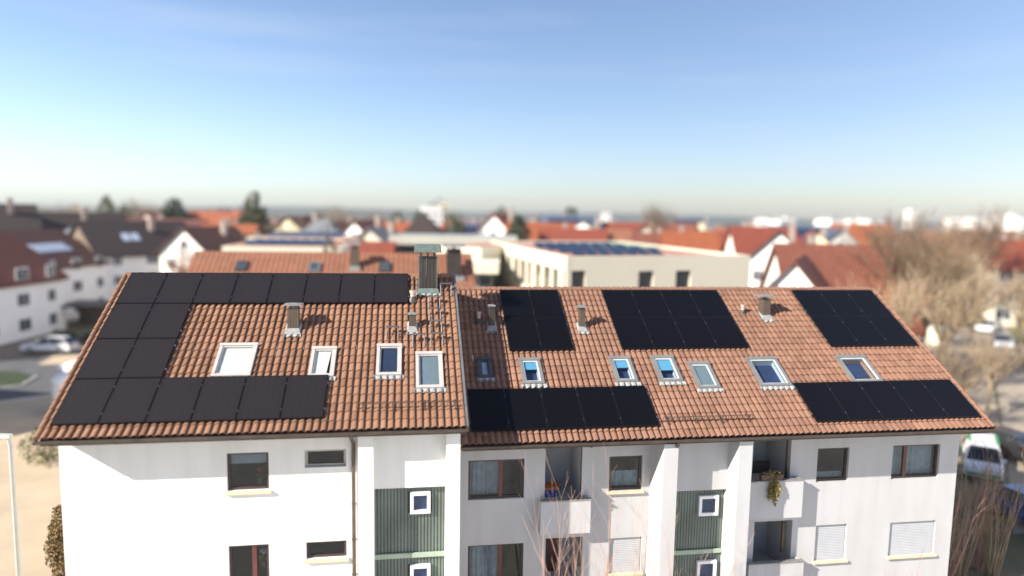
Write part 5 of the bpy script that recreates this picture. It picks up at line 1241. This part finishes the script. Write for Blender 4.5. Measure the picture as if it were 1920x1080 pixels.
car(onroad(1838, 884), YAW + R(58), 'white van with green stripes and a dark windscreen', W_, 'van', stripe=(.04, .26, .10), L=4.3, Wc=1.75, H=1.7)
car(onroad(1950, 990), YAW + R(100), 'dark blue car behind the thin shrubs at the bottom right', B_c)
car(onroad(1905, 860), YAW + R(105), 'black car right of the striped van', K_)
car(onroad(190, 600), YAW + R(5), 'dark blue car beside the second terraced house', ('navy', (.02, .03, .09)))
# bin shelter, pale yellow
bs = gp(1757, 645); bso = empty('bin_shelter', (bs.x, bs.y, 0), YAW + R(10), label='pale yellow box shelter below the bare trees', cat='shelter')
f = MB(); f.box(-.7, -.7, 0, .7, .7, 1.9); f.build('wall', mat('pale_yellow_paint', (.74, .70, .52), .7), bso); f = MB(); f.box(-.8, -.8, 1.903, .8, .8, 2.02); f.build('roof', M_pvcw, bso); f = MB(); f.box(-.45, -.73, .1, .45, -.703, 1.7); f.build('door', mat('pale_door', (.68, .68, .6), .6), bso)

# carport and hedge under the terrace on the left
cp = gp(165, 612); cpo = empty('carport', (cp.x, cp.y, 0), YAW + R(2), label='dark carport between the two terraced houses', cat='carport')
f = MB(); f.box(-2.6, -2.5, 2.5, 2.6, 2.8, 2.75); f.build('roof', M_brown, cpo)
for sx in (-2.4, 2.3):
    for sy in (-2.3, 2.4): f = MB(); f.box(sx, sy, 0, sx + .14, sy + .14, 2.497); f.build('post', M_brown, cpo)
f = MB(); f.box(-2.5, 2.56, 0, 2.5, 2.7, 2.3); f.build('back_wall', wm('wood'), cpo)
hd = gp(182, 645); hdo = empty('hedge', (hd.x, hd.y, 0), YAW, label='low dark green hedge behind the parked white car', cat='hedge'); f = MB(); rnd = random.Random(8)
for i in range(7): leafy(f, (-4 + i * 1.2, 0, .7), .8, .6, .75, 260, .22, rnd)
f.build('foliage', M_ever, hdo, recalc=False)
# a neighbouring house just outside the frame throws its shadow over the road on the left
nb = gp(-190, 860); house((nb.x - 8, nb.y + 6, 0), YAW + R(80), 9, 11, 5.2, 8.8, 'white', 'brown', 'white house with a brown roof outside the left edge')

# ---------------------------------------------------------------- air
hzb = MB(); hzb.box(-1450, -60, -1.0, 1450, 1480, 32.0)
ho = hzb.build('haze', None or bpy.data.materials.new('haze')); ho['kind'] = 'stuff'; ho['label'] = 'thin pale haze over the town'
hm = ho.data.materials[0]; hm.use_nodes = True; nt = hm.node_tree; nt.nodes.clear(); out = nt.nodes.new('ShaderNodeOutputMaterial'); pv_ = nt.nodes.new('ShaderNodeVolumePrincipled')
pv_.inputs['Color'].default_value = (.86, .92, 1, 1); pv_.inputs['Density'].default_value = .00018; pv_.inputs['Anisotropy'].default_value = .2
nt.links.new(pv_.outputs[0], out.inputs['Volume'])

# ---------------------------------------------------------------- light, sky, camera
w = bpy.data.worlds.new('World'); scene.world = w; w.use_nodes = True; nt = w.node_tree; bg = nt.nodes['Background']
sky = nt.nodes.new('ShaderNodeTexSky'); sky.sky_type = 'NISHITA'; sky.sun_disc = False
to_sun = Vector((-.769, -.358, .530)).normalized(); el = math.asin(to_sun.z); az = math.atan2(to_sun.x, to_sun.y)
sky.sun_elevation = el; sky.sun_rotation = (-az) % (2 * math.pi); sky.altitude = 200; sky.air_density = .85; sky.dust_density = 1.0; sky.ozone_density = 1.3
hsv = nt.nodes.new('ShaderNodeHueSaturation'); hsv.inputs['Saturation'].default_value = 1.0; nt.links.new(sky.outputs[0], hsv.inputs['Color']); 
tint = nt.nodes.new('ShaderNodeMix'); tint.data_type = 'RGBA'; tint.blend_type = 'MULTIPLY'; tint.inputs['Factor'].default_value = 1; nt.links.new(hsv.outputs[0], tint.inputs['A']); tint.inputs['B'].default_value = (1.03, 1.02, 1.07, 1)
tcw = nt.nodes.new('ShaderNodeTexCoord'); mpw = nt.nodes.new('ShaderNodeMapping'); mpw.inputs['Scale'].default_value = (1.3, 1.3, 13); mpw.inputs['Rotation'].default_value = (.05, .10, .4); nt.links.new(tcw.outputs['Generated'], mpw.inputs['Vector'])
nzw = nt.nodes.new('ShaderNodeTexNoise'); nzw.inputs['Scale'].default_value = 1.6; nzw.inputs['Detail'].default_value = 7; nzw.inputs['Roughness'].default_value = .55; nt.links.new(mpw.outputs[0], nzw.inputs['Vector'])
mrw = nt.nodes.new('ShaderNodeMapRange'); mrw.inputs['From Min'].default_value = .52; mrw.inputs['From Max'].default_value = .78; mrw.inputs['To Max'].default_value = .22; nt.links.new(nzw.outputs['Fac'], mrw.inputs['Value'])
cir = nt.nodes.new('ShaderNodeMix'); cir.data_type = 'RGBA'; nt.links.new(mrw.outputs['Result'], cir.inputs['Factor']); nt.links.new(tint.outputs['Result'], cir.inputs['A']); cir.inputs['B'].default_value = (4.6, 5.0, 5.4, 1)
nt.links.new(cir.outputs['Result'], bg.inputs['Color']); bg.inputs['Strength'].default_value = .092
sl_ = bpy.data.lights.new('sun', 'SUN'); sl_.energy = 5.0; sl_.angle = R(.53); sl_.color = (1, .93, .83)
so = bpy.data.objects.new('sun', sl_); C.objects.link(so); so.rotation_euler = to_sun.to_track_quat('Z', 'Y').to_euler(); so.location = (-20, -10, 40)
cd = bpy.data.cameras.new('camera'); cd.lens = 24; cd.sensor_width = 36; cd.clip_start = .3; cd.clip_end = 12000
cam = bpy.data.objects.new('camera', cd); C.objects.link(cam)
cam.matrix_world = Matrix.Translation(CAM) @ Matrix((RT, UP, -FW)).transposed().to_4x4()
cd.dof.use_dof = True; cd.dof.focus_distance = 20.6; cd.dof.aperture_fstop = .024 / .27; cd.dof.aperture_blades = 0
scene.camera = cam
scene.view_settings.view_transform = 'Standard'; scene.view_settings.look = 'None'; scene.view_settings.gamma = 1; scene.view_settings.exposure = 1.0
scene.cycles.max_bounces = 6; scene.cycles.volume_bounces = 0; scene.cycles.transparent_max_bounces = 12; scene.cycles.use_denoising = True
